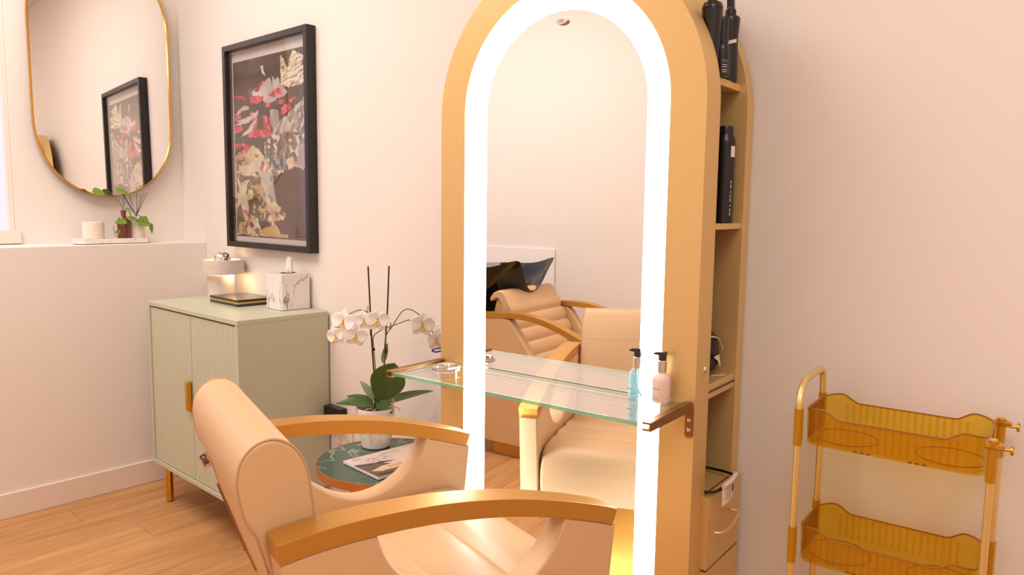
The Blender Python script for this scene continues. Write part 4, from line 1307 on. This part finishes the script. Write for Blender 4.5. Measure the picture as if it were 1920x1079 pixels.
stemC = [(-0.018, 0.006, 0.40), (-0.02, 0.004, 0.47), (-0.05, -0.004, 0.492), (-0.10, -0.012, 0.47), (-0.13, -0.014, 0.43)]
stemD = [(0.05, 0.016, 0.42), (0.10, 0.03, 0.49), (0.155, 0.03, 0.47), (0.20, 0.03, 0.41), (0.215, 0.03, 0.37)]
for s_ in (stemA, stemB, stemC, stemD):
    bm = B(); tube(bm, smooth_path(s_, 6), 0.0019, 7); obj('stem', bm, M['stem'], t)
for pts in ([(-0.002, -0.02, 0.135), (-0.02, -0.04, 0.146), (-0.034, -0.05, 0.132), (-0.028, -0.054, 0.126)], [(0.004, -0.02, 0.14), (0.0, -0.045, 0.138), (-0.02, -0.056, 0.134), (-0.04, -0.05, 0.138)],
            [(0.05, -0.02, 0.148), (0.072, -0.03, 0.154), (0.088, -0.034, 0.146), (0.092, -0.034, 0.138)], [(0.055, -0.01, 0.15), (0.066, -0.012, 0.162), (0.068, -0.012, 0.174)], [(0.05, 0.0, 0.15), (0.06, -0.006, 0.166), (0.064, -0.01, 0.176)]):
    bm = B(); tube(bm, smooth_path(pts, 5), 0.0022, 6); obj('root', bm, M['root'], t)

petal_mesh = {}


def petal_obj(kind):
    if kind not in petal_mesh:
        bm = B()
        if kind == 'wide':
            leaf_sheet(bm, (0, 0, 0), (1, 0, 0), (0, 0, 1), 0.042, 0.026, 0.10, 0.18, -0.2, 0.0007, 8, 8)
        else:
            leaf_sheet(bm, (0, 0, 0), (1, 0, 0), (0, 0, 1), 0.043, 0.0155, 0.12, 0.12, 0.0, 0.0007, 8, 6)
        bmesh.ops.recalc_face_normals(bm, faces=bm.faces[:])
        for f in bm.faces: f.smooth = True
        me = bpy.data.meshes.new('petal'); bm.to_mesh(me); bm.free(); me.materials.append(M['petal'])
        petal_mesh[kind] = me
        bm = B()
    return petal_mesh[kind]


bm = B(); ball(bm, (0, 0, 0.004), 0.005, 12, (1.0, 0.8, 1.0)); leaf_sheet(bm, (0, 0, 0.004), (-0.6, 0, 0.8), (0.6, 0, 0.6), 0.016, 0.006, 0.5, 0.3, 0, 0.0006, 6, 4)
lip_me = bpy.data.meshes.new('lip'); bm.to_mesh(lip_me); bm.free(); lip_me.materials.append(M['lip'])


def flower(pos, face, spin=0.0, sc=1.0):
    """face: direction the bloom looks at; petals fan in the plane across it"""
    f_ = bpy.data.objects.new('flower', None); f_.empty_display_size = 0.01
    COL.objects.link(f_); f_.parent = t
    fz = Vector(face).normalized()
    upv = Vector((math.sin(spin), 0, math.cos(spin)))
    fx = (upv - fz * upv.dot(fz)).normalized()       # local +x = up of the bloom
    fy = fz.cross(fx)
    Rm = Matrix((fx, fy, fz)).transposed().to_4x4()
    f_.matrix_local = Matrix.Translation(pos) @ Rm @ Matrix.Scale(sc, 4)
    for a, k in ((0.0, 'n'), (1.35, 'wide'), (-1.35, 'wide'), (2.45, 'n'), (-2.45, 'n')):
        p_ = inst('petal', petal_obj('wide' if k == 'wide' else 'narrow'), f_, (0, 0, 0.002 if k == 'wide' else 0.0), (0, -0.12, a))
    inst('lip', lip_me, f_, (-0.004, 0, 0.002))


flower((-0.105, -0.03, 0.452), (-0.25, -1, 0.05), 0.15, 1.12)
flower((-0.130, -0.035, 0.404), (-0.45, -1, -0.15), -0.35, 0.92)
flower((-0.060, -0.035, 0.405), (0.15, -1, -0.1), 0.2, 0.98)
flower((-0.034, -0.028, 0.458), (0.0, -1, 0.0), -0.1, 0.9)
flower((0.014, -0.028, 0.460), (0.2, -1, 0.02), 0.1, 1.02)
flower((0.165, 0.01, 0.440), (0.3, -1, -0.05), 0.1, 1.08)
flower((0.213, 0.02, 0.384), (0.5, -1, -0.05), 0.0, 0.9)
bm = B(); ball(bm, (-0.024, -0.01, 0.498), 0.006, 12, (0.7, 0.7, 2.0)); obj('bud', bm, M['bud'], t)
bm = B(); ball(bm, (0.190, 0.02, 0.40), 0.004, 10, (0.7, 0.7, 1.4)); obj('bud', bm, M['stake'], t)

# ------------------------------------------------------------------ wall fittings
t = thing('wall_box', 'black box on the wall just right of the cabinet', 'wall box', (-2.613, YB, 0.47))
bm = B(); box(bm, (0, -0.021, 0.04), (0.112, 0.04, 0.085), 0.003, 2); obj('box', bm, M['black'], t)
bm = B(); box(bm, (0.0, -0.0425, 0.03), (0.05, 0.003, 0.02), 0.001, 1); obj('cover', bm, M['dark'], t)


def outlet(label, x_, z_):
    t = thing('power_outlet', label, 'outlet', (x_, YB, z_))
    bm = B(); prism(bm, [(p[0], p[1]) for p in rrect(0.058, 0.036, 0.006)], 'y', -0.008, 0.0, 0.0015, 2); obj('plate', bm, M['outlet'], t)
    for s in (-1, 1):
        bm = B(); box(bm, (s * 0.026, -0.0085, 0.016), (0.010, 0.003, 0.014), 0.001, 1); obj('switch', bm, M['outlet'], t)
        for q, r_ in ((-0.006, 0.5), (0.006, -0.5), (0, 0)):
            bm = B(); box(bm, (s * 0.026 + q, -0.008, -0.010 if r_ else -0.019), (0.002, 0.001, 0.007), 0, 1, (0, r_, 0)); obj('slot', bm, M['dark'], t)


outlet('white power outlet behind the orchid blooms beside the mirror station', -1.955, 0.940)
outlet('white power outlet low on the wall, seen under the far chair arm', -2.57, 0.425)

# ------------------------------------------------------------------ trolley
TA = 0.095
tr = thing('trolley', 'tiered amber plastic trolley with gold poles against the wall', 'trolley', (-0.418, 1.648, 0), TA)
TL, TD = 0.174, 0.096
for sx in (-1, 1):
    for sy in (-1, 1):
        for (z0, z1) in ((0.045, 0.99),):
            px, py = sx * (TL - 0.002), sy * (TD - 0.004)
            bm = B()
            cyl(bm, (px, py, (z0 + z1) / 2), 0.0068, z1 - z0, 16)
            pole = obj('pole', bm, M['pole'], tr)
            bm = B(); cyl(bm, (px, py, 0.0205), 0.016, 0.016, 20, None, (PI / 2, 0, 0), 0.003); obj('caster', bm, M['black'], pole)
            bm = B(); box(bm, (px, py, 0.0375), (0.016, 0.022, 0.016), 0.003, 1); obj('caster_fork', bm, M['chrome'], pole)


def rimz(px, short):
    a = abs(px)
    if short: return 0.078
    tt = min(1, max(0, (a - 0.092) / 0.036)); tt = tt * tt * (3 - 2 * tt)
    return 0.061 + 0.017 * tt - 0.006 * max(0, (a - 0.135) / 0.03)


def tray_mesh():
    # dense rounded outline with shallow vertical ribs
    base = rrect(0.1655, 0.088, 0.035, 10)
    dense = []
    for i in range(len(base)):
        a = base[i]; b = base[(i + 1) % len(base)]
        L = math.hypot(b[0] - a[0], b[1] - a[1])
        m_ = max(1, int(L / 0.0034))
        for k in range(m_):
            dense.append((a[0] + (b[0] - a[0]) * k / m_, a[1] + (b[1] - a[1]) * k / m_))
    n_ = len(dense)
    bm = B()
    L_ = {'ob': [], 'ot': [], 'it': [], 'ib': []}
    for i, (px, py) in enumerate(dense):
        q0 = dense[i - 1]; q1 = dense[(i + 1) % n_]
        tx, ty = q1[0] - q0[0], q1[1] - q0[1]
        Lh = math.hypot(tx, ty) or 1
        nx_, ny_ = ty / Lh, -tx / Lh
        short = abs(px) > 0.1
        rib = 0.0009 * math.sin(px * 2 * PI / 0.0136) if abs(py) > 0.08 else 0.0
        z_ = rimz(px, False)
        L_['ob'].append(bm.verts.new((px * 0.985, py * 0.975, 0)))
        L_['ot'].append(bm.verts.new((px + nx_ * rib, py + ny_ * rib, z_)))
        L_['it'].append(bm.verts.new((px - nx_ * 0.003, py - ny_ * 0.003, z_)))
        L_['ib'].append(bm.verts.new((px * 0.985 - nx_ * (0.003 + rib), py * 0.975 - ny_ * (0.003 + rib), 0.004)))
    for a, b in (('ob', 'ot'), ('ot', 'it'), ('it', 'ib')):
        for i in range(n_):
            j = (i + 1) % n_
            bm.faces.new((L_[a][i], L_[a][j], L_[b][j], L_[b][i]))
    bm.faces.new(L_['ob'][::-1]); bm.faces.new(L_['ib'])
    return bm, [(v.co.x, v.co.y, v.co.z) for v in L_['ot']], [(v.co.x, v.co.y, v.co.z) for v in L_['it']]


bm, rim_o, rim_i = tray_mesh()
tray0 = obj('tray', bm, M['amberplastic'], tr, (0, 0, 0.912), sharp=50)
bm = B(); tube(bm, [((a[0] + b[0]) / 2, (a[1] + b[1]) / 2, a[2]) for a, b in zip(rim_o, rim_i)][::2], 0.0019, 6, closed=True)
rim0 = obj('tray_rim', bm, M['amberrim'], tray0)
bm = B()
for s in (-1, 1):
    tube(bm, [(s * 0.098 + 0.062 * math.cos(2 * PI * i / 40), 0.062 * math.sin(2 * PI * i / 40), 0.0046) for i in range(40)], 0.0011, 5, closed=True)
ring0 = obj('floor_ring', bm, M['amberrim'], tray0)
bm = B()
for s in (-1, 1):
    for k in range(3):
        box(bm, (s * 0.05 + (k - 1) * 0.012, -0.078, 0.0005), (0.008, 0.004, 0.003))
slot0 = obj('drain_slots', bm, M['amberrim'], tray0)
bm = B()
for sy in (-1, 1):
    for k in range(18):
        xx = -0.1156 + 0.0136 * k
        box(bm, (xx, sy * 0.0832, 0.033), (0.0056, 0.0012, 0.054))
ribs0 = obj('wall_ribs', bm, M['amberribs'], tray0); ribs0['kind'] = 'stuff'
fin_bm = B(); box(fin_bm, (0, 0, 0.038), (0.0022, 0.0022, 0.066))
fins = []
fin0 = None
for k in range(11):
    yy = -0.055 + 0.011 * k
    if fin0 is None:
        fin0 = obj('end_slat', fin_bm, M['amberrim'], tray0, (-0.1605, yy, 0)); fins.append(fin0)
    else:
        fins.append(inst('end_slat', fin0.data, tray0, (-0.1605, yy, 0)))
cup_bm = B(); lathe(cup_bm, [(0.0072, 0.0), (0.0098, 0.0), (0.0098, 0.079), (0.0072, 0.079), (0.0072, 0.0)], 16)
cups = []
c0 = obj('corner_socket', cup_bm, M['amberplastic'], tray0, (-(TL - 0.002), -(TD - 0.004), -0.004)); cups.append(c0)
for sx, sy in ((1, -1), (1, 1), (-1, 1)):
    cups.append(inst('corner_socket', c0.data, tray0, (sx * (TL - 0.002), sy * (TD - 0.004), -0.004)))
for zz in (0.655, 0.398, 0.141):
    tc_ = inst('tray', tray0.data, tr, (0, 0, zz))
    for ch_ in [rim0, ring0, slot0, ribs0] + fins + cups:
        c = ch_.copy(); COL.objects.link(c); c.parent = tc_
# handle at the left end
bm = B()
hx = -(TL - 0.002)
yh = TD - 0.004
tube(bm, smooth_path([(hx, -yh, 0.985), (hx - 0.001, -yh + 0.004, 1.005), (hx - 0.002, -yh + 0.026, 1.032), (hx - 0.002, -yh + 0.05, 1.041), (hx - 0.002, yh - 0.04, 1.0435), (hx - 0.002, yh - 0.012, 1.04), (hx - 0.001, yh - 0.002, 1.022), (hx, yh, 0.985)], 8), 0.0072, 14)
obj('handle', bm, M['pole'], tr)
# clamps and knobs on the right poles
for sy in (-1, 1):
    px, py = TL - 0.002, sy * (TD - 0.004)
    bm = B(); box(bm, (px + 0.002, py, 0.978), (0.032, 0.018, 0.010), 0.002, 1); cl_ = obj('hook_clamp', bm, M['brass'], tr)
    bm = B(); lathe(bm, [(0, 0), (0.003, 0), (0.003, 0.012), (0.0085, 0.013), (0.0095, 0.0155), (0.0085, 0.018), (0, 0.018)], 16, (px + 0.014, py, 0.974), (0, PI / 2, 0)); obj('knob', bm, M['brass'], cl_)

# ------------------------------------------------------------------ backwash unit opposite (seen in the mirror)
bw_ = thing('backwash_unit', 'champagne leather shampoo chair with black basin reflected in the arched mirror', 'shampoo chair', (-2.30, -0.685, 0), -PI / 2 + 0.03)
# local y = forward (world +X), local x = to the sitter's right (world -Y)
HB = 0.365
arm2 = [(-0.46, 0.79), (-0.36, 0.802), (-0.22, 0.814), (-0.10, 0.820), (0.0, 0.816), (0.09, 0.800), (0.17, 0.778), (0.25, 0.748), (0.33, 0.715)]
at2 = [(p.x, p.y) for p in smooth_path([(a, b, 0) for a, b in arm2], 5)]
poly2 = at2 + offset_curve(at2, 0.032)[::-1]
for s in (-1, 1):
    a, b = (-HB, -HB + 0.062) if s < 0 else (HB - 0.062, HB)
    bm = B(); prism(bm, poly2, 'x', a, b, 0.002, 2); obj('armrest', bm, M['armgold'], bw_, sharp=25)
    top_l = [p for p in offset_curve(at2, 0.0315) if p[0] < -0.15]
    side = [(-0.46, 0.34), (-0.40, 0.14), (-0.26, 0.075), (0.30, 0.075), (0.30, 0.40), (0.27, 0.44), (0.20, 0.46), (0.10, 0.50), (0.02, 0.59), (-0.06, 0.70), (-0.10, 0.76), (-0.125, 0.782)] + top_l[::-1]
    bm = B(); prism(bm, side, 'x', a + 0.002, b - 0.002, 0.006, 3); obj('side_panel', bm, M['leather'], bw_, sharp=50)
    bm = B(); prism(bm, [(0.24, 0.72), (0.31, 0.70), (0.31, 0.38), (0.25, 0.40)], 'x', a + 0.004, b - 0.004, 0.004, 2); obj('front_post', bm, M['leather'], bw_)
bm = B(); box(bm, (0, 0.02, 0.24), (2 * HB - 0.126, 0.54, 0.32), 0.01, 2); obj('seat_base', bm, M['leather'], bw_)
bm = B(); box(bm, (0, 0.08, 0.445), (2 * HB - 0.132, 0.52, 0.12), 0.04, 4); obj('seat', bm, M['leather'], bw_, sharp=60)
bm = B(); box(bm, (0, 0.0, 0.0375), (2 * HB - 0.05, 0.46, 0.073), 0.002, 1); obj('plinth', bm, M['armgold'], bw_)
# reclined back with rolls: sheet of rolls along the slope
p0, p1 = Vector((-0.005, 0.50)), Vector((-0.195, 0.865))
dr_ = (p1 - p0); Lr = dr_.length; dr_.normalize(); nr = Vector((dr_.y, -dr_.x))
front_pts = []
nroll = 5
for k in range(nroll):
    for q in range(6):
        a_ = q / 6
        sft = Lr * (k + a_) / nroll
        bulge = 0.016 * math.sqrt(max(0, 1 - (2 * a_ - 1) ** 2))
        pt = p0 + dr_ * sft + nr * bulge
        front_pts.append((pt.x, pt.y))
front_pts += [(-0.200, 0.90), (-0.222, 0.923), (-0.252, 0.927), (-0.285, 0.912), (-0.308, 0.88), (-0.305, 0.862), (-0.288, 0.865), (-0.270, 0.88), (-0.252, 0.88), (-0.235, 0.86), (-0.225, 0.80), (-0.10, 0.52)]
bm = B(); prism(bm, front_pts, 'x', -HB + 0.085, HB - 0.085, 0.008, 3); obj('back_pad', bm, M['leather'], bw_, sharp=60)
bm = B(); prism(bm, [(-0.275, 0.865), (-0.255, 0.875), (-0.232, 0.85), (-0.13, 0.60), (-0.06, 0.48), (-0.16, 0.45), (-0.24, 0.62), (-0.29, 0.80)], 'x', -HB + 0.10, HB - 0.10, 0.01, 3); obj('back_core', bm, M['leather'], bw_, sharp=60)
# basin
bs = None
bm = B()


def basin(u_, v_):
    th = 2 * PI * u_
    cx_, sx_ = math.cos(th), math.sin(th)            # cx_ = +1 towards the sitter (front)
    ex = math.copysign(abs(cx_) ** 0.75, cx_); ey = math.copysign(abs(sx_) ** 0.75, sx_)
    a_f, b_f = 0.31, 0.255
    notch = math.exp(-((th if th < PI else th - 2 * PI) / 0.42) ** 2)
    horn = math.exp(-((abs(th if th < PI else th - 2 * PI) - 0.85) / 0.30) ** 2)
    zr = 1.045 + 0.012 * cx_ - 0.15 * notch + 0.045 * horn
    if v_ < 0.5:                                       # outer, from the foot up to the rim
        q = v_ / 0.5
        k_ = 0.42 + 0.58 * q ** 0.7
        ox = -0.10 * (1 - q)
        fx = a_f * ex * k_ * (1 - 0.12 * notch * q) + 0.06 * horn * q ** 2
        return (b_f * ey * k_, -0.46 + ox + fx, 0.70 + (zr - 0.70) * q)
    q = (v_ - 0.5) / 0.5                               # inner, from the rim down
    k_ = (1 - 0.07 * min(1, q * 8)) * (1 - q ** 2.2)
    fx = a_f * ex * k_ * (1 - 0.12 * notch * (1 - q)) + 0.06 * horn * (1 - q) ** 2 * (1 - 0.1 * q)
    return (b_f * ey * k_, -0.46 + fx, zr - (zr - 0.86) * min(1, 1.25 * q))


surf(bm, basin, 72, 32, cu=True)
bs = obj('basin', bm, M['blackgloss'], bw_, sharp=70)
bm = B(); lathe(bm, [(0.13, 0.74), (0.12, 0.60), (0.10, 0.5), (0.10, 0.02), (0.18, 0.0), (0, 0.0)], 32, (0, -0.56, 0)); obj('basin_pedestal', bm, M['blackgloss'], bw_)
bm = B(); tube(bm, smooth_path([(0.0, -0.72, 0.98), (0.0, -0.70, 1.06), (0.0, -0.64, 1.085), (0.0, -0.58, 1.06)], 6), 0.008, 10); obj('tap', bm, M['brass'], bw_)
# white splash panel on the opposite wall
bm = B(); box(bm, (-3.28, YO + 0.010, 0.80), (1.09, 0.012, 0.63), 0.002, 1)
tag(obj('splash_panel', bm, M['whitepanel']), 'white wall panel behind the black basin, seen in the arched mirror', 'panel')
